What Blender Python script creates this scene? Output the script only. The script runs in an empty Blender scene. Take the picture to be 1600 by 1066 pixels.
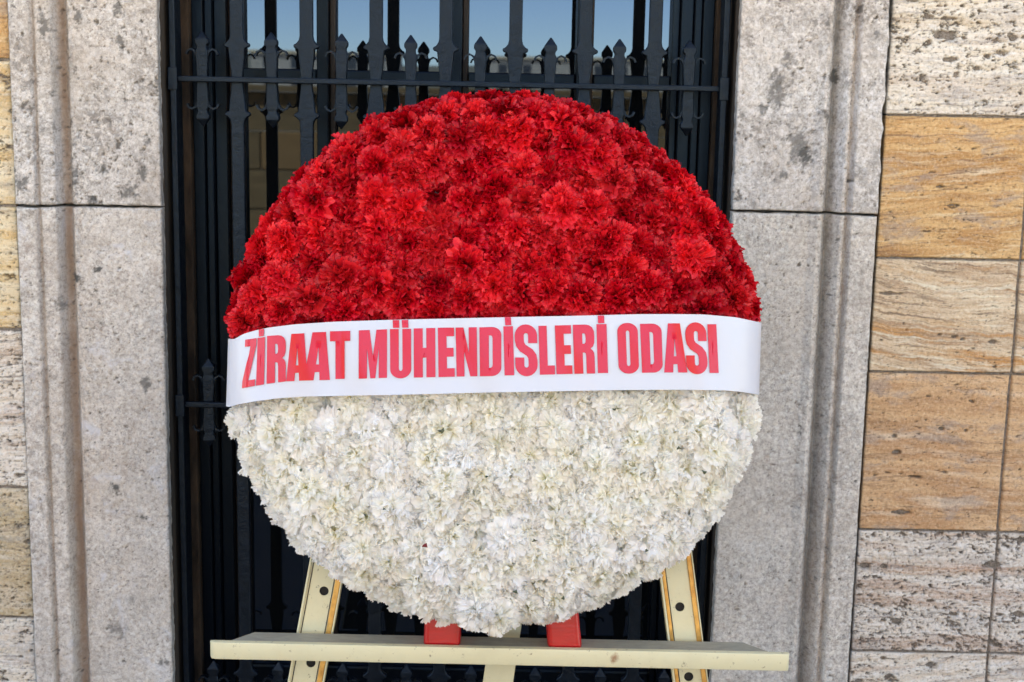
import bpy, bmesh, math, random
import numpy as np
from mathutils import Vector, Matrix

random.seed(7)
R = math.radians
SC = bpy.context.scene
COL = SC.collection

# ------------------------------------------------------------------ camera
CAM = Vector((0.0, -2.75, 1.60))
FPX = 2222.0
PITCH, ROLL = 10.05, 1.1
ROT = Matrix.Rotation(R(90 - PITCH), 3, 'X') @ Matrix.Rotation(R(ROLL), 3, 'Z')
cd = bpy.data.cameras.new('camera')
cam = bpy.data.objects.new('camera', cd)
COL.objects.link(cam)
cam.location = CAM
cam.rotation_euler = ROT.to_euler()
cd.sensor_width = 36.0
cd.lens = 36.0 * FPX / 1600.0
cd.clip_start = 0.05
cd.clip_end = 5000
cd.dof.use_dof = True
cd.dof.focus_distance = 2.36
cd.dof.aperture_fstop = 8.0
SC.camera = cam

# ------------------------------------------------------------------ sky and sun (sun stands behind the building: open shade)
SUN_EL, SUN_AZ = 52.0, -28.0          # azimuth measured from +Y, towards -X when negative
w = bpy.data.worlds.new('World')
SC.world = w
w.use_nodes = True
nt = w.node_tree
nt.nodes.clear()
sky = nt.nodes.new('ShaderNodeTexSky')
sky.sky_type = 'NISHITA'
sky.sun_disc = False
sky.sun_elevation = R(SUN_EL)
sky.sun_rotation = R(SUN_AZ)
sky.air_density = 0.7
sky.altitude = 1200
sky.dust_density = 0.05
sky.ozone_density = 3.5
bg = nt.nodes.new('ShaderNodeBackground')
bg.inputs['Strength'].default_value = 0.15
wo = nt.nodes.new('ShaderNodeOutputWorld')
nt.links.new(sky.outputs[0], bg.inputs['Color'])
nt.links.new(bg.outputs[0], wo.inputs['Surface'])
sl = bpy.data.lights.new('sun', 'SUN')
sl.energy = 5.0
sl.angle = R(0.5)
sl.color = (1.0, 0.93, 0.82)
sun = bpy.data.objects.new('sun', sl)
COL.objects.link(sun)
sdir = Vector((math.sin(R(SUN_AZ)) * math.cos(R(SUN_EL)), math.cos(R(SUN_AZ)) * math.cos(R(SUN_EL)), math.sin(R(SUN_EL))))
sun.rotation_euler = sdir.to_track_quat('Z', 'Y').to_euler()
sun.location = sdir * 30
SC.view_settings.view_transform = 'Standard'
SC.view_settings.look = 'None'
SC.view_settings.exposure = 2.82
SC.view_settings.use_white_balance = True      # the camera balanced for open shade
SC.view_settings.white_balance_temperature = 9700
SC.view_settings.white_balance_tint = 10
SC.cycles.diffuse_bounces = 8
SC.cycles.transmission_bounces = 12
SC.cycles.max_bounces = 16
SC.view_settings.gamma = 1.0
SC.view_settings.use_curve_mapping = False

# ------------------------------------------------------------------ helpers
def ray(px, py):
    v = ROT @ Vector(((px - 800.0) / FPX, (533.0 - py) / FPX, -1.0))
    return v
def at(px, py, Y):
    d = ray(px, py)
    return CAM + d * ((Y - CAM.y) / d.y)
def tag(o, label=None, cat=None, group=None, kind=None):
    if label: o['label'] = label
    if cat: o['category'] = cat
    if group: o['group'] = group
    if kind: o['kind'] = kind
    return o
def empty(name, loc=(0, 0, 0), label=None, cat=None, group=None):
    o = bpy.data.objects.new(name, None)
    COL.objects.link(o)
    o.location = loc
    o.empty_display_size = 0.1
    if label: o['kind'] = 'thing'
    return tag(o, label, cat, group)
def link(name, me, mat=None, parent=None, loc=None, smooth=None):
    """link mesh data (coordinates in world space unless loc is given) under a parent"""
    o = bpy.data.objects.new(name, me)
    COL.objects.link(o)
    if mat and not me.materials: me.materials.append(mat)
    if parent is not None:
        o.parent = parent
        o.matrix_parent_inverse = Matrix.Translation(-Vector(parent.location)) if parent.parent is None else Matrix.Identity(4)
    if loc is not None: o.location = loc
    if smooth is not None:
        for p in me.polygons: p.use_smooth = smooth
    return o
def bm_mesh(bm, name='mesh'):
    me = bpy.data.meshes.new(name)
    bmesh.ops.recalc_face_normals(bm, faces=bm.faces)
    bm.to_mesh(me); bm.free()
    return me
def box_bm(bm, x0, x1, y0, y1, z0, z1, bevel=0.0, seg=2):
    b = bmesh.new()
    vs = [b.verts.new((x, y, z)) for x in (x0, x1) for y in (y0, y1) for z in (z0, z1)]
    for f in ((0, 1, 3, 2), (4, 6, 7, 5), (0, 4, 5, 1), (2, 3, 7, 6), (0, 2, 6, 4), (1, 5, 7, 3)):
        b.faces.new([vs[i] for i in f])
    bmesh.ops.recalc_face_normals(b, faces=b.faces)
    if bevel: bmesh.ops.bevel(b, geom=list(b.edges), offset=bevel, segments=seg, affect='EDGES', profile=0.5)
    tmp = bpy.data.meshes.new('t'); b.to_mesh(tmp); b.free()
    bm.from_mesh(tmp); bpy.data.meshes.remove(tmp)
def box(name, x0, x1, y0, y1, z0, z1, mat, parent=None, bevel=0.0):
    bm = bmesh.new(); box_bm(bm, x0, x1, y0, y1, z0, z1, bevel)
    return link(name, bm_mesh(bm, name), mat, parent)
def plate_mesh(loops, depth, bevel=0.0, name='plate'):
    """flat 2D outline with holes -> plate standing in XZ, thickness along Y (centred on y=0)"""
    cu = bpy.data.curves.new(name, 'CURVE')
    cu.dimensions = '2D'; cu.fill_mode = 'BOTH'
    cu.extrude = max(depth / 2 - bevel, 0.0); cu.bevel_depth = bevel; cu.bevel_resolution = 1
    if bevel: cu.offset = -bevel
    for lp in loops:
        sp = cu.splines.new('POLY'); sp.points.add(len(lp) - 1)
        for p, (x, y) in zip(sp.points, lp): p.co = (x, y, 0, 1)
        sp.use_cyclic_u = True
    o = bpy.data.objects.new('tmp', cu)
    me = bpy.data.meshes.new_from_object(o)
    me.name = name
    bpy.data.objects.remove(o); bpy.data.curves.remove(cu)
    n = len(me.vertices); co = np.empty(n * 3); me.vertices.foreach_get('co', co)
    co = co.reshape(-1, 3)[:, [0, 2, 1]] * np.array([1, -1, 1])
    me.vertices.foreach_set('co', co.ravel()); me.update()
    return me
def arc(cx, cy, rx, ry, a0, a1, n):
    return [(cx + rx * math.cos(R(a0 + (a1 - a0) * i / n)), cy + ry * math.sin(R(a0 + (a1 - a0) * i / n))) for i in range(n + 1)]

# numpy value noise
def vnoise(x, y, seed):
    rng = np.random.RandomState(seed)
    tab = rng.rand(256, 256)
    xi = np.floor(x).astype(int); yi = np.floor(y).astype(int)
    fx = x - xi; fy = y - yi
    fx = fx * fx * (3 - 2 * fx); fy = fy * fy * (3 - 2 * fy)
    a = tab[xi % 256, yi % 256]; b = tab[(xi + 1) % 256, yi % 256]
    c = tab[xi % 256, (yi + 1) % 256]; d = tab[(xi + 1) % 256, (yi + 1) % 256]
    return (a * (1 - fx) + b * fx) * (1 - fy) + (c * (1 - fx) + d * fx) * fy
def fbm(x, y, seed, octv=4, gain=0.5):
    s = 0; a = 1; t = 0
    for k in range(octv):
        s = s + a * vnoise(x * 2 ** k + 17.3 * k, y * 2 ** k + 9.1 * k, seed + k); t += a; a *= gain
    return s / t - 0.5

# ------------------------------------------------------------------ material helpers
class NT:
    def __init__(s, name):
        s.m = bpy.data.materials.new(name); s.m.use_nodes = True
        s.t = s.m.node_tree; s.t.nodes.clear()
        s.out = s.n('ShaderNodeOutputMaterial')
    def n(s, typ, **kw):
        nd = s.t.nodes.new(typ)
        for k, v in kw.items(): setattr(nd, k, v)
        return nd
    def l(s, a, b): s.t.links.new(a, b)
    def val(s, sock, v):
        if hasattr(v, 'is_output') or isinstance(v, bpy.types.NodeSocket): s.l(v, sock)
        else: sock.default_value = v
    def pos(s, scale=(1, 1, 1), off=(0, 0, 0), coord='pos'):
        if coord == 'pos': src = s.n('ShaderNodeNewGeometry').outputs['Position']
        else: src = s.n('ShaderNodeTexCoord').outputs['Object']
        mp = s.n('ShaderNodeMapping'); mp.inputs['Scale'].default_value = scale; mp.inputs['Location'].default_value = off
        s.l(src, mp.inputs['Vector']); return mp.outputs[0]
    def noise(s, vec, scale, detail=4, rough=0.55, dist=0.0):
        nd = s.n('ShaderNodeTexNoise'); s.l(vec, nd.inputs['Vector'])
        nd.inputs['Scale'].default_value = scale; nd.inputs['Detail'].default_value = detail
        nd.inputs['Roughness'].default_value = rough; nd.inputs['Distortion'].default_value = dist
        return nd.outputs['Fac']
    def vor(s, vec, scale, feat='F1'):
        nd = s.n('ShaderNodeTexVoronoi', feature=feat); s.l(vec, nd.inputs['Vector']); nd.inputs['Scale'].default_value = scale
        return nd.outputs['Distance']
    def ramp(s, fac, stops, interp='LINEAR'):
        nd = s.n('ShaderNodeValToRGB'); cr = nd.color_ramp; cr.interpolation = interp
        while len(cr.elements) < len(stops): cr.elements.new(0.5)
        for e, (p, c) in zip(cr.elements, stops):
            e.position = p; e.color = (c[0], c[1], c[2], 1) if isinstance(c, (tuple, list)) else (c, c, c, 1)
        s.l(fac, nd.inputs[0]); return nd.outputs[0]
    def mix(s, fac, a, b, mode='MIX'):
        nd = s.n('ShaderNodeMix', data_type='RGBA', blend_type=mode)
        s.val(nd.inputs[0], fac)
        for i, v in ((6, a), (7, b)):
            if isinstance(v, tuple): nd.inputs[i].default_value = (v[0], v[1], v[2], 1)
            else: s.l(v, nd.inputs[i])
        return nd.outputs[2]
    def math(s, op, a, b=0.0, clamp=False):
        nd = s.n('ShaderNodeMath', operation=op, use_clamp=clamp); s.val(nd.inputs[0], a); s.val(nd.inputs[1], b); return nd.outputs[0]
    def attr(s, name): return s.n('ShaderNodeAttribute', attribute_name=name).outputs['Fac']
    def bump(s, h, strength, dist=0.002, prev=None):
        nd = s.n('ShaderNodeBump'); nd.inputs['Strength'].default_value = strength; nd.inputs['Distance'].default_value = dist
        s.l(h, nd.inputs['Height'])
        if prev: s.l(prev, nd.inputs['Normal'])
        return nd.outputs[0]
    def bsdf(s, color, rough=0.7, metal=0.0, normal=None, spec=0.5, **kw):
        b = s.n('ShaderNodeBsdfPrincipled')
        if isinstance(color, tuple): b.inputs['Base Color'].default_value = (*color, 1)
        else: s.l(color, b.inputs['Base Color'])
        s.val(b.inputs['Roughness'], rough); b.inputs['Metallic'].default_value = metal
        b.inputs['Specular IOR Level'].default_value = spec
        if normal: s.l(normal, b.inputs['Normal'])
        for k, v in kw.items(): s.val(b.inputs[k.replace('_', ' ')], v)
        s.l(b.outputs[0], s.out.inputs[0]); return b

def stone_mat(name, cols, bed=6.0, veins=None, grey=0.0, pit_shade_dirt=(0.09, 0.085, 0.08), speck=0.35, off=0.0, tilt=0.0, white=0.0, brown=0.0, mott=0.55):
    """cols: dark, mid, light along bedding noise; bed: how many times finer vertically than sideways"""
    t = NT(name)
    p0 = t.pos(off=(off, off * .7, off * 1.3))
    warp = t.noise(p0, 3.0, 3)
    pb = t.pos(scale=(1, 1, bed), off=(off, 0, off * 2.1))
    if tilt:
        pb = t.n('ShaderNodeMapping'); pb.inputs['Scale'].default_value = (1, 1, bed)
        pb.inputs['Rotation'].default_value = (0, R(tilt), 0); pb.inputs['Location'].default_value = (off, 0, off * 2)
        t.l(t.n('ShaderNodeNewGeometry').outputs['Position'], pb.inputs[0]); pb = pb.outputs[0]
    n1 = t.noise(pb, 7, 8, 0.62, 0.6)
    c = t.ramp(n1, [(0.30, cols[0]), (0.5, cols[1]), (0.70, cols[2])])
    n2 = t.noise(pb, 38, 6, 0.7, 0.3)
    c = t.mix(t.ramp(n2, [(0.52, 0.0), (0.72, 0.55)]), c, tuple(x * 0.55 for x in cols[0]))
    if veins:
        nv = t.noise(pb, 11, 7, 0.6, 1.0)
        c = t.mix(t.ramp(nv, [(0.56, 0.0), (0.66, 0.8)]), c, veins)
    # mottling, fine speckle, dark grains
    nm_ = t.noise(pb if bed > 3 else p0, 62 if bed > 3 else 105, 8, 0.80, 0.2)
    nl_ = t.noise(p0, 22, 6, 0.75, 0.5)
    c = t.mix(t.ramp(nl_, [(0.46, 0.35), (0.56, 0.0)]), c, tuple(x * 0.62 for x in cols[0]))
    c = t.mix(t.ramp(nm_, [(0.38, mott), (0.48, 0.0)]), c, tuple(x * 0.42 for x in cols[0]))
    c = t.mix(t.ramp(nm_, [(0.48, 0.0), (0.60, mott * 1.1)]), c, tuple(min(x * 1.22, 0.8) for x in cols[2]))
    n3 = t.noise(p0, 190, 5, 0.75)
    c = t.mix(t.ramp(n3, [(0.53, 0.0), (0.64, speck * 1.25)]), c, tuple(x * 0.30 for x in cols[0]))
    n3b = t.noise(p0, 300, 4, 0.7)
    c = t.mix(t.ramp(n3b, [(0.52, 0.0), (0.64, speck)]), c, tuple(min(x * 1.35, 0.85) for x in cols[2]))
    if grey:
        n4 = t.noise(p0, 9, 8, 0.72, 0.4)
        n4b = t.noise(p0, 70, 5, 0.7, 0.4)
        g = t.math('MULTIPLY', t.ramp(n4, [(0.45, 0.0), (0.60, 1.0)]), t.ramp(n4b, [(0.43, 0.0), (0.56, 1.0)]))
        c = t.mix(t.math('MULTIPLY', g, grey), c, (0.20, 0.19, 0.18))
        nw_ = t.noise(p0, 4.5, 5, 0.6, 0.6)
        c = t.mix(t.ramp(nw_, [(0.45, 0.0), (0.66, 0.4)]), c, (0.47, 0.41, 0.35))
    if white:
        n5 = t.noise(p0, 13, 8, 0.7, 0.8)
        c = t.mix(t.math('MULTIPLY', t.ramp(n5, [(0.56, 0.0), (0.68, 1.0)]), white), c, (0.62, 0.64, 0.68))
    if brown:
        n6 = t.noise(p0, 16, 6, 0.7, 0.5)
        c = t.mix(t.math('MULTIPLY', t.ramp(n6, [(0.58, 0.0), (0.68, 1.0)]), brown), c, (0.27, 0.19, 0.15))
    c = t.mix(t.math('MULTIPLY', t.attr('stain'), 0.72, True), c, (0.27, 0.19, 0.14))
    c = t.mix(t.math('MULTIPLY', t.attr('lichen_shade'), 1.0, True), c, (0.11, 0.11, 0.105))  # lichen blobs, plus painted shade in the right hollow
    c = t.mix(t.math('MULTIPLY', t.attr('pit'), 0.75, True), c, pit_shade_dirt)  # shade and dirt of the pits put into the colour
    h = t.math('ADD', t.math('MULTIPLY', n3, 0.5), t.math('MULTIPLY', nm_, 0.9))
    b1 = t.bump(h, 0.8, 0.004)
    t.bsdf(c, 0.88, normal=b1, spec=0.25)
    return t.m

def trav_mat(name, bands, vein=(0.2, 0.16, 0.13), veinamt=0.7, speck=0.4, off=0.0, tilt=0.0, warp=0.02, bz=26, blotch=None, blamt=0.0):
    t = NT(name)
    p0 = t.pos(off=(off, off * .7, off * 1.3))
    nv = t.n('ShaderNodeTexNoise'); t.l(p0, nv.inputs['Vector']); nv.inputs['Scale'].default_value = 7; nv.inputs['Detail'].default_value = 5; nv.inputs['Roughness'].default_value = .6
    vm = t.n('ShaderNodeVectorMath', operation='MULTIPLY_ADD'); t.l(nv.outputs['Color'], vm.inputs[0]); vm.inputs[1].default_value = (warp,) * 3; t.l(p0, vm.inputs[2])
    def mp(sx, sz, rot=0.0):
        m_ = t.n('ShaderNodeMapping'); m_.inputs['Rotation'].default_value = (0, R(tilt + rot), 0); t.l(vm.outputs[0], m_.inputs[0])
        m2 = t.n('ShaderNodeMapping'); m2.inputs['Scale'].default_value = (sx, sx, sz); t.l(m_.outputs[0], m2.inputs[0]); return m2.outputs[0]
    nA = t.noise(mp(2.2, bz), 1.0, 7, .62)
    n = len(bands)
    c = t.ramp(nA, [(0.30 + 0.40 * i / (n - 1), b) for i, b in enumerate(bands)])
    nB = t.noise(mp(6, bz * 4.2, 2), 1.0, 6, .68)
    c = t.mix(t.ramp(nB, [(0.36, veinamt), (0.44, 0.0)]), c, vein)
    c = t.mix(t.ramp(nB, [(0.55, 0.0), (0.66, veinamt * .7)]), c, tuple(min(x * 1.22 + .02, .8) for x in bands[-1]))
    nC = t.noise(mp(28, bz * 7, 0), 1.0, 6, .75)
    c = t.mix(t.ramp(nC, [(0.34, .7), (0.43, 0.0)]), c, tuple(x * .55 for x in vein))
    if blotch:
        nD = t.noise(mp(9, 22), 1.0, 7, .7)
        c = t.mix(t.ramp(nD, [(0.53, 0.0), (0.62, blamt)]), c, blotch)
    n3 = t.noise(p0, 180, 5, .78)
    c = t.mix(t.ramp(n3, [(0.54, 0.0), (0.64, speck)]), c, tuple(x * .6 for x in vein))
    c = t.mix(t.ramp(n3, [(0.36, speck * .8), (0.46, 0.0)]), c, tuple(min(x * 1.2 + .03, .8) for x in bands[-1]))
    c = t.mix(t.math('MULTIPLY', t.attr('pit'), 0.8, True), c, (0.04, 0.036, 0.034))  # shade inside the pits painted as near-black
    h = t.math('ADD', t.math('MULTIPLY', nC, .8), t.math('MULTIPLY', n3, .5))
    t.bsdf(c, .88, normal=t.bump(h, .8, .004), spec=.25)
    return t.m

M = {}
M['lime_a'] = stone_mat('grey limestone', [(0.50, 0.465, 0.425), (0.63, 0.595, 0.555), (0.70, 0.675, 0.64)], bed=1.5, mott=.7, grey=0.9, speck=0.4, off=1.0, brown=0.15)
M['lime_b'] = stone_mat('pinkish limestone', [(0.52, 0.47, 0.425), (0.63, 0.585, 0.535), (0.70, 0.665, 0.62)], bed=1.4, grey=0.28, speck=0.35, off=4.0, white=0.8, brown=0.45, mott=.62)
M['lime_c'] = stone_mat('pale limestone', [(0.53, 0.50, 0.465), (0.65, 0.62, 0.58), (0.71, 0.69, 0.655)], bed=1.6, mott=.7, grey=0.85, speck=0.3, off=8.0)
M['lime_d'] = stone_mat('mauve limestone', [(0.52, 0.475, 0.43), (0.62, 0.58, 0.53), (0.70, 0.66, 0.61)], bed=1.6, grey=0.3, speck=0.35, off=12.0, brown=0.4, mott=.62)
M['trav_orange'] = trav_mat('orange travertine', [(0.33, 0.18, 0.085), (0.53, 0.30, 0.13), (0.64, 0.41, 0.20), (0.47, 0.25, 0.10), (0.70, 0.55, 0.38)], veinamt=.75, off=2.0, bz=24, warp=.03, tilt=2, blotch=(0.34, 0.29, 0.26), blamt=.55, speck=.45, vein=(.26, .15, .09))
M['trav_orange_dull'] = trav_mat('dull orange travertine', [(0.38, 0.22, 0.125), (0.54, 0.33, 0.18), (0.62, 0.41, 0.24), (0.48, 0.28, 0.15), (0.66, 0.51, 0.37)], veinamt=.55, off=21.0, bz=17, warp=.03, tilt=-2, blotch=(0.36, 0.30, 0.26), blamt=.6, speck=.5, vein=(.22, .13, .08))
M['trav_veined'] = trav_mat('veined travertine', [(0.54, 0.27, 0.10), (0.55, 0.37, 0.22), (0.66, 0.53, 0.38), (0.46, 0.32, 0.21), (0.57, 0.30, 0.12), (0.72, 0.63, 0.52)], veinamt=.85, off=31.0, tilt=-6, warp=.045, bz=26, vein=(0.24, 0.17, 0.12), speck=.4)
M['trav_cream'] = trav_mat('cream pitted travertine', [(0.50, 0.38, 0.25), (0.66, 0.58, 0.46), (0.74, 0.70, 0.62), (0.60, 0.52, 0.43), (0.76, 0.73, 0.68)], veinamt=.6, off=41.0, warp=.03, bz=22, vein=(0.30, 0.27, 0.25), speck=.5, blotch=(0.36, 0.34, 0.33), blamt=.45)
M['trav_grey'] = trav_mat('grey pitted travertine', [(0.50, 0.34, 0.24), (0.62, 0.56, 0.49), (0.70, 0.66, 0.60), (0.50, 0.38, 0.30), (0.70, 0.67, 0.62)], veinamt=.6, off=51.0, warp=.035, bz=24, vein=(0.27, 0.24, 0.22), speck=.5, blotch=(0.34, 0.32, 0.31), blamt=.4)
M['trav_pale'] = trav_mat('pale banded travertine', [(0.48, 0.32, 0.21), (0.66, 0.58, 0.48), (0.75, 0.71, 0.64), (0.56, 0.44, 0.34), (0.76, 0.73, 0.68)], veinamt=.7, off=61.0, tilt=8, warp=.04, bz=22, speck=.45, blotch=(0.38, 0.36, 0.35), blamt=.35)
M['trav_yellow'] = trav_mat('yellow travertine', [(0.56, 0.34, 0.14), (0.68, 0.50, 0.27), (0.74, 0.64, 0.46), (0.62, 0.44, 0.22), (0.76, 0.70, 0.58)], veinamt=.5, off=71.0, warp=.03, bz=16, speck=.4, blotch=(0.42, 0.37, 0.30), blamt=.5)
M['trav_ochre'] = trav_mat('ochre travertine', [(0.36, 0.27, 0.16), (0.50, 0.40, 0.25), (0.58, 0.50, 0.38), (0.46, 0.36, 0.22), (0.62, 0.57, 0.48)], veinamt=.5, off=81.0, warp=.03, bz=12, speck=.5, blotch=(0.26, 0.25, 0.22), blamt=.7)
M['mortar_pale'] = stone_mat('grey brown mortar', [(0.13, 0.11, 0.095), (0.20, 0.175, 0.15), (0.28, 0.25, 0.22)], bed=1, speck=.4, off=6.0)
M['mortar'] = stone_mat('dark mortar', [(0.05, 0.045, 0.04), (0.09, 0.08, 0.07), (0.13, 0.12, 0.11)], bed=1, speck=0.4, off=5.0)

# ------------------------------------------------------------------ stone block builder: a displaced face with skirts
def stone_block(name, x0, x1, z0, z1, mat, parent, step=0.0025, prof=None, pits=None, rough=0.0012, edge=0.004, chip=0.0015,
                seed=0, ybase=0.0, depth=0.045, groove=None, stainf=None, bedrel=0.0, lich=None, chipx=None, vug=None, holes=()):
    nx = max(int(round((x1 - x0) / step)), 3) + 1; nz = max(int(round((z1 - z0) / step)), 3) + 1
    xs = np.linspace(x0, x1, nx); zs = np.linspace(z0, z1, nz)
    X, Z = np.meshgrid(xs, zs)
    Y = np.full_like(X, ybase)
    if prof is not None: Y = Y + prof(X)
    # relief
    Y = Y - fbm(X * 25, Z * 25, seed, 5, 0.6) * rough * 3.0 - fbm(X * 160, Z * 160, seed + 9, 3, 0.6) * rough * 2.0
    if bedrel: Y = Y + np.abs(fbm(X * 9, Z * 120, seed + 3, 4, 0.6)) * bedrel
    pit = np.zeros_like(X)
    if vug:
        dens, fx, fz, dep = vug
        nz_ = fbm(X * fx, Z * fz, seed + 40, 4, 0.62)
        zone = fbm(X * 4, Z * 22, seed + 41, 3) * 0.55 + fbm(X * 12, Z * 12, seed + 42, 2) * 0.3
        q = np.clip((nz_ - (0.27 - dens) + zone * 0.35) / 0.07, 0, 1)
        Y += q * dep; pit = np.maximum(pit, q)
        nz2 = fbm(X * fx * 2.6, Z * fz * 2.2, seed + 43, 3, 0.6)
        q = np.clip((nz2 - (0.27 - dens) + zone * 0.25) / 0.08, 0, 1)
        Y += q * dep * .5; pit = np.maximum(pit, q * .85)
    if pits:
        rng = np.random.RandomState(seed + 77)
        area = (x1 - x0) * (z1 - z0)
        for (dens, rmin, rmax, asp, dep) in pits:
            n = int(area * dens)
            for k in range(n):
                cx = rng.uniform(x0, x1); cz = rng.uniform(z0, z1)
                # pits gather along some beds
                if vnoise(np.array([cx * 6]), np.array([cz * 28]), seed + 5)[0] < rng.uniform(0.1, 0.75): continue
                r = rmin + (rmax - rmin) * rng.rand() ** 3; a = r * rng.uniform(1.0, asp); b = r * rng.uniform(.6, 1.0)
                ang = rng.normal(0, 0.25)
                i0 = np.searchsorted(xs, cx - a * 1.7); i1 = np.searchsorted(xs, cx + a * 1.7)
                j0 = np.searchsorted(zs, cz - a * 1.7); j1 = np.searchsorted(zs, cz + a * 1.7)
                if i1 <= i0 or j1 <= j0: continue
                dx = X[j0:j1, i0:i1] - cx; dz = Z[j0:j1, i0:i1] - cz
                u = (dx * math.cos(ang) + dz * math.sin(ang)) / a; v = (-dx * math.sin(ang) + dz * math.cos(ang)) / b
                wob = 1 + 0.5 * np.sin(3 * np.arctan2(v, u) + k) * 0.5
                q = np.clip((1.25 - (u * u + v * v) * wob) * (0.75 + 3.0 * fbm(X[j0:j1, i0:i1] * 260, Z[j0:j1, i0:i1] * 300, k, 3)) * 1.6, 0, 1)
                Y[j0:j1, i0:i1] += q * dep * min(1, r / 0.004)
                pit[j0:j1, i0:i1] = np.maximum(pit[j0:j1, i0:i1], q)
    for (px, py, ha, hb_, hd) in holes:
        c_ = at(px, py, ybase)
        if not (z0 < c_.z < z1): continue
        q = np.clip((1.25 - np.sqrt(((X - c_.x) / ha) ** 2 + ((Z - c_.z) / hb_) ** 2) - fbm(X * 90, Z * 130, int(px), 4, .65) * 1.6) * 2.0, 0, 1)
        Y += q * hd; pit = np.maximum(pit, q)
    if groove:
        gx, gw, gd = groove
        gxx = gx + fbm(Z * 8, Z * 0 + 3.3, seed + 21, 4) * 0.006
        q = np.clip(1 - np.abs(X - gxx) / gw, 0, 1)
        Y += q * gd; pit = np.maximum(pit, q * 0.8)
    lic = np.zeros_like(X)
    if lich is not None: lic = lich(X, Z)
    stn = np.zeros_like(X)
    if stainf is not None: stn = stainf(X, Z) * (0.6 + 0.9 * (fbm(X * 60, Z * 14, seed + 2, 4) + 0.5))
    # worn rounded arrises and chips along the joints
    de = np.minimum(np.minimum(X - x0, x1 - X), np.minimum(Z - z0, z1 - Z))
    ew = edge * (1 + 2.2 * np.clip(fbm(X * 30, Z * 30, seed + 4, 3) * 2, -0.4, 1))
    q = np.clip(1 - de / ew, 0, 1); Y += q ** 2 * edge * 1.3
    pit = np.maximum(pit, np.clip(1 - de / 0.003, 0, 1) * 0.7)
    Xd = X + np.where(X - x0 < 1e-6, 1, 0) * (np.abs(fbm(Z * 35, Z * 0, seed + 6, 4)) * chip * 4) - np.where(x1 - X < 1e-6, 1, 0) * (np.abs(fbm(Z * 35, Z * 0 + 5, seed + 7, 4)) * chip * 4)
    if chipx is not None: Xd = chipx(Xd, X, Z)
    Zd = Z + np.where(Z - z0 < 1e-6, 1, 0) * (np.abs(fbm(X * 35, X * 0, seed + 8, 4)) * chip * 5) - np.where(z1 - Z < 1e-6, 1, 0) * (np.abs(fbm(X * 35, X * 0 + 5, seed + 9, 4)) * chip * 5)
    P = np.stack([Xd, Y, Zd], -1).reshape(-1, 3)
    idx = np.arange(nx * nz).reshape(nz, nx)
    f = np.stack([idx[:-1, :-1], idx[:-1, 1:], idx[1:, 1:], idx[1:, :-1]], -1).reshape(-1, 4)
    # skirts
    ring = np.concatenate([idx[0, :], idx[1:, -1], idx[-1, -2::-1], idx[-2:0:-1, 0]])
    back = P[ring].copy(); back[:, 1] = ybase + depth
    base = len(P); P = np.concatenate([P, back])
    m = len(ring); r2 = np.arange(m)
    sk = np.stack([ring, base + r2, base + (r2 + 1) % m, ring[(r2 + 1) % m]], -1)
    F = np.concatenate([f, sk])
    me = bpy.data.meshes.new(name)
    me.vertices.add(len(P)); me.vertices.foreach_set('co', P.ravel().astype(np.float32))
    me.loops.add(F.size); me.loops.foreach_set('vertex_index', F.ravel().astype(np.int32))
    me.polygons.add(len(F)); me.polygons.foreach_set('loop_start', np.arange(0, F.size, 4, dtype=np.int32))
    me.polygons.foreach_set('use_smooth', np.concatenate([np.ones(len(f), bool), np.zeros(m, bool)]))
    me.update(calc_edges=True)
    for nm, arr in (('pit', pit), ('stain', stn), ('lichen_shade', lic)):
        at_ = me.attributes.new(nm, 'FLOAT', 'POINT')
        at_.data.foreach_set('value', np.concatenate([arr.ravel(), np.full(m, 0.3 if nm == 'pit' else 0)]).astype(np.float32))
    me.materials.append(mat)
    return link(name, me, None, parent)

# ------------------------------------------------------------------ ground and what the window glass mirrors
tg = NT('plaza paving')
pv = tg.pos()
br = tg.n('ShaderNodeTexBrick'); tg.l(pv, br.inputs['Vector'])
br.inputs['Scale'].default_value = 1.0; br.inputs['Mortar Size'].default_value = 0.006
br.inputs['Brick Width'].default_value = 1.2; br.inputs['Row Height'].default_value = 0.6
br.inputs['Color1'].default_value = (0.60, 0.47, 0.31, 1); br.inputs['Color2'].default_value = (0.54, 0.42, 0.28, 1); br.inputs['Mortar'].default_value = (0.2, 0.18, 0.16, 1)
cg = tg.mix(tg.ramp(tg.noise(pv, 3, 8, 0.65), [(0.4, 0.0), (0.7, 0.5)]), br.outputs[0], (0.33, 0.29, 0.25))
tg.bsdf(cg, 0.8, spec=0.3)
bm = bmesh.new()
vs = [bm.verts.new(p) for p in ((-1500, -2500, 0), (1500, -2500, 0), (1500, 60, 0), (-1500, 60, 0))]
bm.faces.new(vs)
tag(link('ground', bm_mesh(bm), tg.m), 'pale stone paving of the forecourt', None, None, 'structure')

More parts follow.
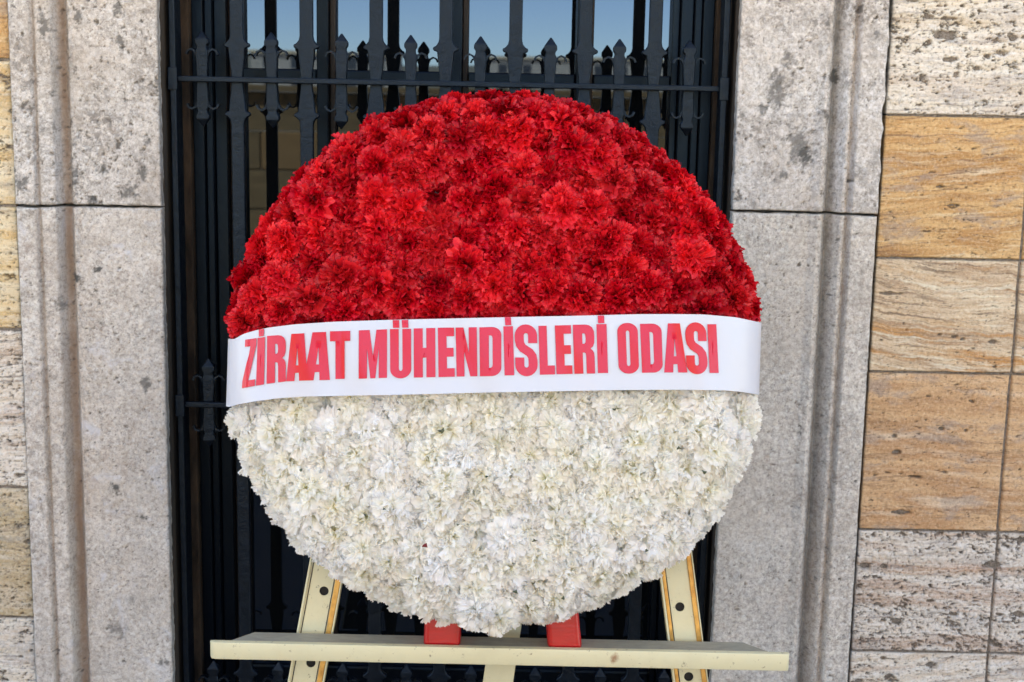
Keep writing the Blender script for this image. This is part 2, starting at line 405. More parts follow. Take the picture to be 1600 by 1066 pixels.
tcw = [NT('courtyard tan stone ' + k) for k in ('dark', 'mid', 'warm')]
for k, t_ in enumerate(tcw):
    t_.bsdf(t_.ramp(t_.noise(t_.pos(scale=(1, 1, 5)), 3, 6, .6), [(.3, [(.10, .065, .03), (.13, .09, .045), (.15, .085, .035)][k]), (.7, [(.17, .115, .06), (.20, .145, .08), (.22, .13, .06)][k])]), .9)
tdp = NT('dark helper paving')
tdp.bsdf(tdp.mix(tdp.noise(tdp.pos(), 6, 7, .7), (0.05, 0.046, 0.042), (0.13, 0.115, 0.10)), .8, spec=.3)
bm = bmesh.new(); box_bm(bm, -14, 14, -4.6, -.11, .002, .06, .004)  # dark floor added so the lower panes mirror something dark
tag(link('reflection_floor', bm_mesh(bm), tdp.m), 'dark helper paving in front of the window, added to darken the lower panes', None, None, 'structure')
wall_root = empty('courtyard_wall', (0, -11, 0), 'low tan stone wall across the courtyard, mirrored in the window panes', 'wall')
rngw = random.Random(3)
for row in range(4):
    x = -14.0 - (row % 2) * 0.6
    z0 = row * 0.385
    while x < 14:
        wd = rngw.uniform(0.9, 1.5)
        me_mat = rngw.choice(tcw).m
        box('stone_block', x + .006, x + wd - .006, -11.0 + rngw.uniform(0, .02), -10.7, z0 + .006, z0 + .379, me_mat, wall_root, 0.012)
        x += wd
box('coping', -14.2, 14.2, -11.08, -10.6, 1.54, 1.60, tcw[0].m, wall_root, 0.01)
for sx, lab in ((-1, 'left square pillar of ochre stone, added out of view to shape lettering reflections'), (1, 'right square pillar of ochre stone, added out of view to shape lettering reflections')):
    e = empty('reflection_pillar', (sx * 2.3, -4.75, .06), lab, 'pillar', 'pillars added for reflections')  # unseen pillars added to shape reflections in the lettering
    for k in range(9):
        box('stone_block', sx * 2.3 - .55, sx * 2.3 + .55, -5.3, -4.2, .062 + k * .72, .062 + k * .72 + .712, M['trav_ochre'], e, .01)
tb = NT('pale render'); tb.bsdf(tb.ramp(tb.noise(tb.pos(), 0.4, 4), [(0.3, (0.28, 0.265, 0.24)), (0.7, (0.38, 0.36, 0.33))]), 0.9)
tgl = NT('dark window glass far'); tgl.bsdf((0.03, 0.035, 0.045), 0.15)
th = NT('hill scrub'); th.bsdf(th.ramp(th.noise(th.pos(), 0.02, 5), [(0.35, (0.10, 0.11, 0.08)), (0.7, (0.2, 0.17, 0.12))]), 1.0)
for i, (x, wd, h, dist) in enumerate([(-62, 22, 6.2, 180), (-31, 17, 5.2, 165), (-4, 26, 5.6, 190), (28, 15, 6.8, 175), (52, 24, 5.0, 185), (-95, 26, 6, 200), (84, 22, 6.5, 200)]):
    lab = ['pale flat roofed block left of the courtyard, seen only in the glass', 'narrow pale block with small windows, seen only in the glass', 'long pale building beyond the courtyard wall, seen only in the glass',
           'tallest narrow pale block beyond the wall, seen only in the glass', 'low wide pale block beyond the wall, seen only in the glass', 'farthest pale block at the left end of the mirrored skyline', 'farthest pale block at the right end of the mirrored skyline'][i]
    e = empty('distant_building', (x + wd / 2, -dist, 0), lab, 'building')
    box('wall', x, x + wd, -dist - 8, -dist, 0, h, tb.m, e)
    box('roof', x - .4, x + wd + .4, -dist - 8.4, -dist + .4, h + .003, h + .35, M['trav_ochre'], e)
    k = x + 1.5
    while k < x + wd - 2:
        for zz in (1.0, 3.6):
            box('window', k, k + 1.2, -dist - .2, -dist + .05, zz, zz + 1.3, tgl.m, e)
        k += 3.2
bm = bmesh.new()
prev = None
for i in range(61):
    x = -900 + i * 30
    h = 9 + 9 * (math.sin(i * .31) * .5 + math.sin(i * .83 + 1) * .3 + .5)
    a = bm.verts.new((x, -700, -1)); b = bm.verts.new((x, -860, h)); c = bm.verts.new((x, -1100, h * 1.1))
    if prev:
        bm.faces.new((prev[0], a, b, prev[1])); bm.faces.new((prev[1], b, c, prev[2]))
    prev = (a, b, c)
tag(link('hills', bm_mesh(bm), th.m, smooth=True), 'low hazy hills on the horizon', None, None, 'structure')

# ------------------------------------------------------------------ opening geometry (world metres)
ZC = 1.6
def wx(px, py=0, Y=0.0): return at(px, py, Y).x
def wz(px, py, Y=0.0): return at(px, py, Y).z
XL = wx(245, 0); XR = wx(1158, 0)               # opening edges
LO = wx(10, 0, -0.03); RO = wx(1397, 0, -0.03)  # outer edges of the architrave
Z_SILL, Z_HEAD = 0.16, 3.1
GAP = 0.0022

def prof_maker(side):
    """architrave section: inner flat, hollow, band, arris, outer fascia. u = distance from the opening edge"""
    k = 1
    us = [0.0, 0.006, 0.163 if side < 0 else 0.158, 0.168 if side < 0 else 0.166, 0.178, 0.190, 0.198, 0.218, 0.224, 0.229, 0.234, 0.40]
    ys = [0.000, 0.0, 0.0, -0.004, 0.014, 0.004, -0.022, -0.024, -0.024, -0.018, -0.032, -0.032]
    if side > 0:
        us = [0.0, 0.006, 0.150, 0.166, 0.174, 0.186, 0.196, 0.208, 0.213, 0.219, 0.226, 0.40]
        ys = [0.0, 0.0, 0.0, -0.010, -0.006, 0.016, 0.0, -0.018, -0.018, -0.011, -0.030, -0.030]
    def f(X):
        u = (XL - X) if side < 0 else (X - XR)
        return np.interp(u, us, ys)
    return f
def stain_l(X, Z):
    u = XL - X
    s = np.exp(-((u - 0.183) / 0.010) ** 2) * 1.0 + np.exp(-((u - 0.229) / 0.0035) ** 2) * 0.5
    return np.clip(s, 0, 1)
def stain_r(X, Z):
    u = X - XR
    return np.clip(np.exp(-((u - 0.221) / 0.004) ** 2) * 0.55 + np.exp(-((u - 0.20) / 0.008) ** 2) * np.clip(1.35 - Z, 0, 1) * 0.6, 0, 1)
def hollow_shade_r(X, Z):  # groove shade painted as a dark line along the right hollow
    u = X - XR
    return np.clip(np.exp(-((u - 0.185) / 0.009) ** 2) * 0.6, 0, 1)
def blob(X, Z, px, py, r, asp=1.0):
    p = at(px, py, 0)
    d = np.sqrt(((X - p.x) / r) ** 2 + ((Z - p.z) / (r * asp)) ** 2) + fbm(X * 130, Z * 130, int(px), 5, .7) * 3.2
    return np.clip((1.05 - d) * 1.6, 0, 1)
def lich_l_low(X, Z):
    s = blob(X, Z, 120, 435, .009, 1.3) * 1.2 + blob(X, Z, 154, 421, .010, .9) * 1.2 + blob(X, Z, 180, 765, .010, 1.1) + blob(X, Z, 226, 600, .011, 1.4) * .8 + blob(X, Z, 225, 808, .006)
    s += blob(X, Z, 185, 985, .018, 1) * .6 + blob(X, Z, 205, 940, .012) * .5 + blob(X, Z, 98, 470, .008, 2) * .7 + blob(X, Z, 256, 1035, .010) * .8
    return np.clip(s, 0, 1)
def lich_l_up(X, Z):
    s = 0
    for (a, b, r, k) in ((75, 40, .012, 2.0), (188, 66, .008, 2), (143, 215, .008, 1.2), (230, 222, .009, 1.3), (120, 275, .016, 1.5), (160, 268, .012, 1.2), (222, 272, .011, 1.2), (145, 318, .014, 1), (183, 18, .012, 1.2), (120, 25, .007, 1.6), (200, 300, .02, .8), (45, 285, .016, .8), (28, 265, .012, .8)):
        s = s + blob(X, Z, a, b, r, k) * .8
    return np.clip(s, 0, 1)
def lich_shade_r_up(X, Z):
    s = hollow_shade_r(X, Z)
    for (a, b, r, k) in ((1190, 170, .010, .9), (1232, 92, .012, 1.3), (1250, 225, .03, 1.2), (1256, 245, .012, 1.2), (1225, 275, .009, 1), (1290, 38, .008, 1.2), (1303, 120, .012, 1.3), (1160, 180, .008, 1.4), (1365, 55, .006, 2), (1290, 180, .012, 1), (1215, 140, .02, 2)):
        s = s + blob(X, Z, a, b, r, k) * .75
    return np.clip(s, 0, 1)

surround = empty('window_surround', ((XL + XR) / 2, 0, 0), 'moulded grey limestone window surround framing the iron grille', 'window surround')
zjl = wz(140, 322); zjr = wz(1250, 332)
PL = [(2200, .0008, .0028, 1.5, .004), (120, .0025, .005, 1.5, .006)]
def right_chip(Xd, X, Z):
    e = np.clip((X - (RO - 0.03)) / 0.03, 0, 1)
    return Xd - e * np.clip(Z - 1.38, 0, 1) ** .5 * (0.010 * np.abs(fbm(Z * 14, Z * 0 + 2, 91, 4)) * 4)
stone_block('jamb_stone', LO, XL, zjl + GAP / 2, 1.90, M['lime_a'], surround, 0.0022, prof_maker(-1), depth=.022, pits=PL, seed=11, stainf=stain_l, lich=lich_l_up, vug=(.055, 95, 80, .004))
stone_block('jamb_stone', LO + .001, XL, 0.30, zjl - GAP / 2, M['lime_b'], surround, 0.0022, prof_maker(-1), depth=.022, pits=PL[:1], seed=12, stainf=stain_l, lich=lich_l_low, vug=(.01, 110, 95, .0035))
stone_block('jamb_stone', XR, RO - .002, zjr + GAP / 2, 1.90, M['lime_c'], surround, 0.0022, prof_maker(1), depth=.022, pits=PL, seed=13, stainf=stain_r, lich=lich_shade_r_up, chipx=right_chip, vug=(.035, 95, 80, .004))
stone_block('jamb_stone', XR, RO - .004, 0.30, zjr - GAP / 2, M['lime_d'], surround, 0.0022, prof_maker(1), depth=.022, pits=PL[:1], seed=14, stainf=stain_r, lich=hollow_shade_r, vug=(.0, 110, 95, .0035))
for (a, b, s, fn, mt) in ((LO, XL, -1, stain_l, 'lime_a'), (XR, RO - .002, 1, stain_r, 'lime_c')):
    stone_block('jamb_stone', a, b, 1.904, 2.6, M[mt], surround, 0.008, prof_maker(s), None, seed=15, stainf=fn)
    stone_block('jamb_stone', a, b, 2.604, Z_HEAD + .0, M[mt], surround, 0.008, prof_maker(s), None, seed=16, stainf=fn)
    stone_block('jamb_stone', a, b, Z_SILL - .10, 0.297, M['lime_b' if s < 0 else 'lime_d'], surround, 0.006, prof_maker(s), None, seed=17, stainf=fn)
box('lintel_stone', LO, RO - .002, -0.045, 0.30, Z_HEAD + .003, Z_HEAD + .42, M['lime_a'], surround, 0.006)
box('sill_stone', LO - .04, RO + .04, -0.10, 0.30, -0.02, Z_SILL - .103, M['lime_b'], surround, 0.008)
box('sill_stone', XL + .002, XR - .002, -0.02, 0.30, Z_SILL - .10, Z_SILL, M['lime_d'], surround, 0.004)
# reveals: the sides of the opening (mottled black to dark brown)
tr = NT('black brown reveal stone')
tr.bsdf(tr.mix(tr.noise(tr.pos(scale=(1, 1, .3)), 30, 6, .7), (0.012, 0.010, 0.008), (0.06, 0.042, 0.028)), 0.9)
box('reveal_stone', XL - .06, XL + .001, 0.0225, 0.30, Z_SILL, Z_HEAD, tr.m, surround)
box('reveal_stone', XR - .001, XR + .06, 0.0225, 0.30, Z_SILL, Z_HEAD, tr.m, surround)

# ------------------------------------------------------------------ the travertine wall
wall = empty('stone_wall', (0, 0, 0), 'coursed travertine wall of orange, cream and grey blocks on both sides of the window', 'wall')
YW = -0.012
def zr(py, px=1480): return wz(px, py, YW)
GX = wx(1567, 750, YW)     # long vertical groove at the right
HOLES = [(1410, 801, .017, .004, .014), (1388, 459, .022, .0022, .008), (1468, 523, .004, .0025, .01), (1491, 527, .006, .003, .01), (1504, 531, .004, .0025, .01), (1551, 535, .010, .004, .008), (1549, 884, .017, .006, .016), (1352, 885, .010, .006, .010), (1382, 886, .007, .004, .014),
         (1455, 940, .010, .0035, .012), (1398, 682, .006, .003, .008), (1471, 670, .005, .003, .008), (1401, 707, .008, .004, .006), (1480, 55, .022, .008, .008), (1450, 27, .010, .003, .008), (1485, 93, .014, .004, .012), (1583, 60, .008, .005, .010), (1468, 292, .007, .003, .006), (1455, 1040, .012, .005, .010), (1380, 1030, .006, .004, .010), (1430, 745, .012, .003, .006)]
PP = [(5000, .0009, .0035, 2.2, .006), (700, .003, .009, 2.0, .012)]
PS = [(4000, .0009, .003, 2.4, .006), (400, .003, .007, 2.0, .010)]
PO = [(1800, .0008, .0025, 2.5, .004), (50, .003, .007, 2.2, .008)]
XR0, XR1 = RO + .002, RO + .62
XE = at(1600, 1066, YW).x + .03
rows_r = [(wz(1480, 181, YW), 1.90, 'trav_cream', PS, 21, .0016, .002),
          (wz(1480, 405, YW), wz(1480, 181, YW), 'trav_orange', PO, 22, .0012, .0025),
          (wz(1480, 583, YW), wz(1480, 405, YW), 'trav_veined', PO, 23, .0014, .004),
          (wz(1480, 830, YW), wz(1480, 583, YW), 'trav_orange_dull', PO, 24, .0010, .001),
          (wz(1480, 1020, YW), wz(1480, 830, YW), 'trav_grey', PP, 25, .0022, .003),
          (0.36, wz(1480, 1020, YW), 'trav_pale', PS, 26, .0016, .003)]
def hole(X, Z, px, py, a, b):
    p = at(px, py, YW); return np.clip(1.2 - np.sqrt(((X - p.x) / a) ** 2 + ((Z - p.z) / b) ** 2) - fbm(X * 80, Z * 80, 5, 3) * .8, 0, 1)
for (z0, z1, mt, pp, sd, rg, br_) in rows_r:
    stone_block('stone_block', XR0, XE, z0 + GAP / 2, z1 - GAP / 2, M[mt], wall, 0.0019, None, pp, rg, 0.0026, 0.0009, sd, YW, groove=(GX, .004, .012), bedrel=br_, holes=HOLES, vug={'trav_cream': (.11, 60, 130, .007), 'trav_grey': (.105, 75, 130, .007), 'trav_pale': (.06, 50, 150, .005)}.get(mt, (.0, 40, 190, .003)))
    stone_block('stone_block', XE + .003, RO + .95, z0 + GAP / 2, z1 - GAP / 2, M[mt], wall, 0.008, None, None, rg, 0.004, 0.0012, sd + 50, YW)
rows_l = [(wz(12, 93, YW), 1.90, 'trav_orange', PO, 31), (wz(12, 322, YW), wz(12, 93, YW), 'trav_yellow', PO, 32),
          (wz(20, 515, YW), wz(12, 322, YW), 'trav_yellow', PS, 33), (wz(20, 762, YW), wz(20, 515, YW), 'trav_pale', PS, 34),
          (wz(30, 965, YW), wz(20, 762, YW), 'trav_ochre', PS, 35), (0.36, wz(30, 965, YW), 'trav_cream', PS, 36)]
for (z0, z1, mt, pp, sd) in rows_l:
    stone_block('stone_block', LO - .14, LO - .002, z0 + GAP / 2, z1 - GAP / 2, M[mt], wall, 0.0022, None, pp, .0014, 0.005, 0.002, sd, YW, bedrel=.002, vug=(.07 if mt != 'trav_orange' else -.04, 60, 120, .006))
    stone_block('stone_block', LO - .80, LO - .143, z0 + GAP / 2, z1 - GAP / 2, M[mt], wall, 0.008, None, None, .0014, 0.004, 0.0012, sd + 50, YW)
for (a, b) in ((RO + .006, XE + .4), (LO - .5, LO - .006)):
    box('mortar', a, b, YW + .006, YW + .012, 0.37, 1.89, M['mortar_pale'], wall)
# courses beyond the photograph
names = ['trav_orange', 'trav_cream', 'trav_yellow', 'trav_pale', 'trav_orange_dull', 'trav_grey', 'trav_veined']
rb = random.Random(5)
def plain_course(x0, x1, z0, z1):
    x = x0
    while x < x1 - .01:
        nx_ = min(x + rb.uniform(.6, 1.1), x1)
        if x1 - nx_ < .3: nx_ = x1
        box('stone_block', x + .002, nx_ - .002, YW + rb.uniform(0, .004), .05, z0 + .002, z1 - .002, M[rb.choice(names)], wall, 0.004)
        x = nx_
zcs = [0.0, 0.36]
plain_course(-6, LO - .04, 0, .36); plain_course(RO + .04, 6, 0, .36)
for (z0, z1, *_) in rows_l: plain_course(-6, LO - .803, z0, z1)
for (z0, z1, *_) in rows_r: plain_course(RO + .953, 6, z0, z1)
z = 1.90
while z < 3.5:
    plain_course(-6, LO - .002, z, z + .27); plain_course(RO, 6, z, z + .27); z += .27
while z < 7.0:
    plain_course(-6, 6, z, z + .4); z += .4
# solid core behind the facing, with the window opening left free
bm = bmesh.new()
for (a, b, c, d) in ((-6.0, XL - .061, -.02, 7.2), (XR + .061, 6.0, -.02, 7.2), (XL - .061, XR + .061, Z_HEAD + .30, 7.2), (XL - .061, XR + .061, -.02, Z_SILL - .11)):
    box_bm(bm, a, b, 0.03 if (b < XL or a > XR) else .052, 1.2, c, d)
box_bm(bm, XL - .0605, XR + .0605, .42, 1.2, Z_SILL - .1095, Z_HEAD + .2995)
link('wall_core', bm_mesh(bm), M['mortar'], wall)
bm = bmesh.new()
box_bm(bm, -26, -6.003, 0.0, 6, 0, 7.2); box_bm(bm, 6.003, 26, 0.0, 6, 0, 7.2); box_bm(bm, -6.0, 6.0, 1.203, 6, 0, 7.199)
tag(link('building_mass', bm_mesh(bm), M['trav_yellow']), 'rest of the travertine building behind and beside the window wall', 'building')

# ------------------------------------------------------------------ window behind the grille
tp = NT('dark blue grey paint')
pn = tp.noise(tp.pos(), 60, 6, .7)
tp.bsdf(tp.mix(tp.ramp(pn, [(.45, 0.0), (.75, .6)]), (0.0008, 0.0014, 0.003), (0.0025, 0.0035, 0.006)), 0.36, normal=tp.bump(pn, .25, .002), spec=.26, Specular_Tint=(.45, .72, 1.0, 1))
twd = NT('brown stained wood')
wn = twd.noise(twd.pos(scale=(14, 14, 1)), 9, 6, .65)
twd.bsdf(twd.ramp(wn, [(.3, (0.008, 0.005, 0.003)), (.7, (0.028, 0.015, 0.008))]), 0.5, spec=.3)
tgs = NT('window glass')
gn = tgs.noise(tgs.pos(), 2.2, 2, .5)
tgs.bsdf((0.004, 0.005, 0.006), 0.012, normal=tgs.bump(gn, .02, .01), spec=.5, IOR=1.8, Specular_Tint=(.38, .58, .90, 1))
tru = NT('rusty brown stop')
rn0 = tru.noise(tru.pos(scale=(1, 1, .25)), 40, 6, .7)
tru.bsdf(tru.ramp(rn0, [(.35, (0.020, 0.014, 0.010)), (.68, (0.085, 0.055, 0.036))]), .8, spec=.2)
YGL = 0.27
window = empty('window', ((XL + XR) / 2, YGL, Z_SILL), 'tall window with dark blue frame and panes mirroring the sky behind the grille', 'window')
zt0, zt1 = wz(700, 130, YGL - .02), wz(700, 113, YGL - .02)
bot = wz(600, 1033, YGL - .03)
# casing with stepped mouldings
for s, xe in ((1, XL + .002), (-1, XR - .002)):
    for (a, b, y0, nm, mt) in ((0, .022, .155, 'rusty_stop', tru.m), (.0225, .045, .175, 'casing', tp.m), (.0455, .060, .19, 'casing', tp.m), (.0605, .085, .21, 'casing', tp.m), (.0855, .112 if s > 0 else .10, .235, 'inner_stop', twd.m if s > 0 else tp.m)):
        xa, xb = xe + s * a, xe + s * b
        box(nm, min(xa, xb), max(xa, xb), y0, .30, Z_SILL + .001, Z_HEAD, mt, window, .002)
px_m = [505, 714, 911]
mx = [wx(p, 30, YGL - .03) for p in px_m]
for x in mx:
    box('mullion', x - .012, x + .012, YGL - .045, YGL + .02, bot, Z_HEAD, tp.m, window, .003)
    box('mullion_stop', x + .0122, x + .024, YGL - .02, YGL + .02, bot, Z_HEAD, twd.m, window, .002)
edges_x = [XL + .114] + mx + [XR - .102]
panes_z = [(bot, zt0 - .001), (zt1 + .001, Z_HEAD)]
for i in range(4):
    a = edges_x[i] + (.0245 if i else 0.0); b = edges_x[i + 1] - (.0125 if i < 3 else 0.0)
    box('transom', a + .0005, b - .0005, YGL - .035, YGL + .02, zt0, zt1, tp.m, window, .003)
    for (z0, z1) in panes_z:
        bm = bmesh.new()
        box_bm(bm, a, b, YGL, YGL + .006, z0, z1)
        link('pane', bm_mesh(bm), tgs.m, window)
box('bottom_rail', XL + .114, XR - .102, YGL - .06, YGL + .03, Z_SILL + .001, bot, tp.m, window, .006)

# ------------------------------------------------------------------ iron grille
ti = NT('blue grey wrought iron')
n1 = ti.noise(ti.pos(), 45, 6, .7); n2 = ti.noise(ti.pos(), 260, 4, .7); n3_ = ti.noise(ti.pos(), 16, 5, .7)
ci = ti.mix(ti.ramp(n1, [(.4, 0.0), (.7, .8)]), (0.0012, 0.0018, 0.0035), (0.004, 0.006, 0.010))
ci = ti.mix(ti.ramp(n2, [(.66, 0.0), (.74, .5)]), ci, (0.03, 0.032, 0.036))
ci = ti.mix(ti.ramp(n3_, [(.66, 0.0), (.76, .5)]), ci, (0.018, 0.010, 0.006))
ti.bsdf(ci, ti.ramp(n1, [(.3, .30), (.7, .50)]), normal=ti.bump(n1, .7, .004), spec=.36, Specular_Tint=(.50, .74, 1.0, 1))
IRON = ti.m
YG = 0.075
xs0 = at(316, 70, YG).x; xs1 = at(1077, 90, YG).x
dxs = (xs1 - xs0) / 7.0
zr1 = at(700, 131, YG - .02).z; zr2 = at(320, 633, YG - .02).z; TIP = .094
zr3 = at(441, 1033, YG).z - TIP
zrows = [zr1, zr2, zr3, zr1 + (zr1 - zr2)]
zrows = sorted(zrows)
grille = empty('window_grille', ((xs0 + xs1) / 2, YG, zr3), 'blue grey wrought iron window grille with spear finials on each rail', 'grille')
GXL, GXR = XL + .016, XR - .018
# outer frame
for (a, b) in ((GXL - .006, GXL + .006), (GXR - .006, GXR + .006)):
    box('frame_bar', a, b, YG - .03, YG + .022, Z_SILL + .01, Z_HEAD - .02, IRON, grille, .002)
for x in (GXL, GXR):
    for z in zrows:
        box('lug', x - .009, x + .009, YG - .034, YG - .0302, z - .022, z + .022, IRON, grille, .0015)
for z in zrows:
    bm = bmesh.new(); box_bm(bm, GXL + .0065, GXR - .0065, YG - .021, YG - .0085, z - .0055, z + .0055, .002)
    link('rail', bm_mesh(bm), IRON, grille)
# long bars with waisted eared collars at each rail
def bar_outline(zs, zlo, zhi):
    hw = .0128
    right = [(hw, zlo)]
    for z in zs:
        right += [(hw, z - .086), (.0145, z - .078), (.0175, z - .074)]
        right += arc(.0205, z - .0665, .0045, .0045, -90, 90, 5)
        right += [(.0165, z - .060), (.0145, z - .040), (.0115, z - .015), (.0105, z), (.0115, z + .015), (.0145, z + .040), (.0165, z + .060)]
        right += arc(.0205, z + .0665, .0045, .0045, -90, 90, 5)
        right += [(.0175, z + .074), (.0145, z + .078), (hw, z + .086)]
    right += [(hw, zhi)]
    left = [(-x, z) for (x, z) in reversed(right)]
    return right + left
me = plate_mesh([bar_outline(zrows, Z_SILL + .01, Z_HEAD - .02)], .016, .002, 'bar')
for i in range(7):
    link('bar', me, IRON, grille, loc=(xs0 + dxs * (i + .5), YG, 0))
# double ended spear finials: body + four scroll horns as sub-parts
def finial_mesh():
    bm = bmesh.new()
    secs = [(.0, .0), (.0115, -.017), (.0125, -.020), (.0125, -.026), (.0095, -.029), (.0092, -.034), (.0115, -.040), (.0112, -.060), (.0098, -.088)]
    secs = [(h, TIP + z) for (h, z) in secs]
    full = secs + [(h, -z) for (h, z) in reversed(secs)]
    prev = None
    for (h, z) in full:
        if h == 0: ring = [bm.verts.new((0, 0, z))]
        else: ring = [bm.verts.new((sx * h, sy * min(h, .0095), z)) for sx, sy in ((-1, -1), (1, -1), (1, 1), (-1, 1))]
        if prev:
            for k in range(4):
                a, b = prev[k % len(prev)], prev[(k + 1) % len(prev)]; c, d = ring[(k + 1) % len(ring)], ring[k % len(ring)]
                u = []
                for v in (a, b, c, d):
                    if v not in u: u.append(v)
                bm.faces.new(u)
        prev = ring
    bmesh.ops.recalc_face_normals(bm, faces=bm.faces)
    es = [e for e in bm.edges if e.calc_length() > .004]
    bmesh.ops.bevel(bm, geom=es, offset=.0012, segments=1, affect='EDGES')
    return bm_mesh(bm, 'finial')
def scroll_mesh(sx, sz):
    pts = [(.007, .030), (.0095, .044), (.014, .0535), (.021, .0575), (.028, .0545), (.0315, .0475)]
    th = [.0055, .0042, .0034, .0030, .0030, .0036]
    bm = bmesh.new(); prev = None
    for i, (x, z) in enumerate(pts):
        a = pts[max(i - 1, 0)]; b = pts[min(i + 1, len(pts) - 1)]
        t = Vector((b[0] - a[0], b[1] - a[1])).normalized(); nrm = Vector((-t.y, t.x))
        ring = []
        for (u, v) in ((-1, -.0065), (1, -.0065), (1, .0065), (-1, .0065)):
            ring.append(bm.verts.new((sx * (x + nrm.x * th[i] * u * .6), v, sz * (z + nrm.y * th[i] * u * .6))))
        if prev:
            for k in range(4): bm.faces.new((prev[k], prev[(k + 1) % 4], ring[(k + 1) % 4], ring[k]))
        else: bm.faces.new(ring)
        prev = ring
    bm.faces.new(prev)
    return bm_mesh(bm, 'scroll')
fm = finial_mesh(); sm = {(a, b): scroll_mesh(a, b) for a in (-1, 1) for b in (-1, 1)}
for z in zrows:
    for i in range(8):
        fo = bpy.data.objects.new('finial', fm); COL.objects.link(fo)
        if not fm.materials: fm.materials.append(IRON)
        fo.parent = grille; fo.location = Vector((xs0 + dxs * i, YG + .001, z)) - grille.location
        fo.rotation_euler = (0, R(random.uniform(-1, 1)), R(random.uniform(-4, 4)))
        for k, mm in sm.items():
            if not mm.materials: mm.materials.append(IRON)
            so = bpy.data.objects.new('scroll', mm); COL.objects.link(so); so.parent = fo

# ------------------------------------------------------------------ wreath frame of reference
TILT = 10.0
WC = at(772, 566, -0.40)                      # centre of the backing disc
U = Vector((math.cos(R(-0.9)), 0, math.sin(R(-0.9))))
Nn = Vector((0, -math.cos(R(TILT)), math.sin(R(TILT))))
V = Nn.cross(U) * -1.0
if V.z < 0: V = -V
Nn = U.cross(V).normalized()
if Nn.y > 0: Nn = -Nn
def wp(a, b, h): return WC + U * a + V * b + Nn * h
def to_ab(px, py, hf):
    h = hf(0.0) if callable(hf) else hf
    d = ray(px, py)
    for _ in range(12):
        o = WC + Nn * h
        t = (o - CAM).dot(Nn) / d.dot(Nn)
        p = CAM + d * t
        a = (p - o).dot(U); b = (p - o).dot(V)
        if callable(hf): h = 0.5 * h + 0.5 * hf(a)
        else: break
    return a, b
wreath = empty('wreath', wp(0, -.46, 0), 'round carnation wreath, red above and white below, crossed by a white band with red lettering', 'wreath')

def petal_mat(name, base, mid, tip, alt, transl, rough, gloss=.3, dark=0.0):
    t = NT(name)
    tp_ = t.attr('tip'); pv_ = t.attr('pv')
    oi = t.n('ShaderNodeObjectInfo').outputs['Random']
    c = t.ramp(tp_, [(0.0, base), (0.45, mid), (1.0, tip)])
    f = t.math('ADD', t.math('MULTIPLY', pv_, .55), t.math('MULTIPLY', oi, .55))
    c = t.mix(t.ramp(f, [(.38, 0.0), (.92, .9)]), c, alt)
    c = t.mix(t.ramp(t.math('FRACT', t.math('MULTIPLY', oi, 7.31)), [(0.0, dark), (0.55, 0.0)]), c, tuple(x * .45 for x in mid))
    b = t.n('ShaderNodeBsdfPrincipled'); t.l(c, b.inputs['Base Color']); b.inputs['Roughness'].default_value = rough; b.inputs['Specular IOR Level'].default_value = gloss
    tr_ = t.n('ShaderNodeBsdfTranslucent'); t.l(c, tr_.inputs['Color'])
    mx_ = t.n('ShaderNodeMixShader'); mx_.inputs[0].default_value = transl
    t.l(b.outputs[0], mx_.inputs[1]); t.l(tr_.outputs[0], mx_.inputs[2]); t.l(mx_.outputs[0], t.out.inputs[0])
    return t.m
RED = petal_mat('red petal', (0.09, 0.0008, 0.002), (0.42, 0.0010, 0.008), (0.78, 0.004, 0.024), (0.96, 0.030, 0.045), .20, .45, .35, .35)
WHITE = petal_mat('white petal', (0.95, 0.91, 0.60), (0.98, 0.965, 0.88), (0.985, 0.98, 0.965), (0.98, 0.98, 0.985), .48, .55, .5)

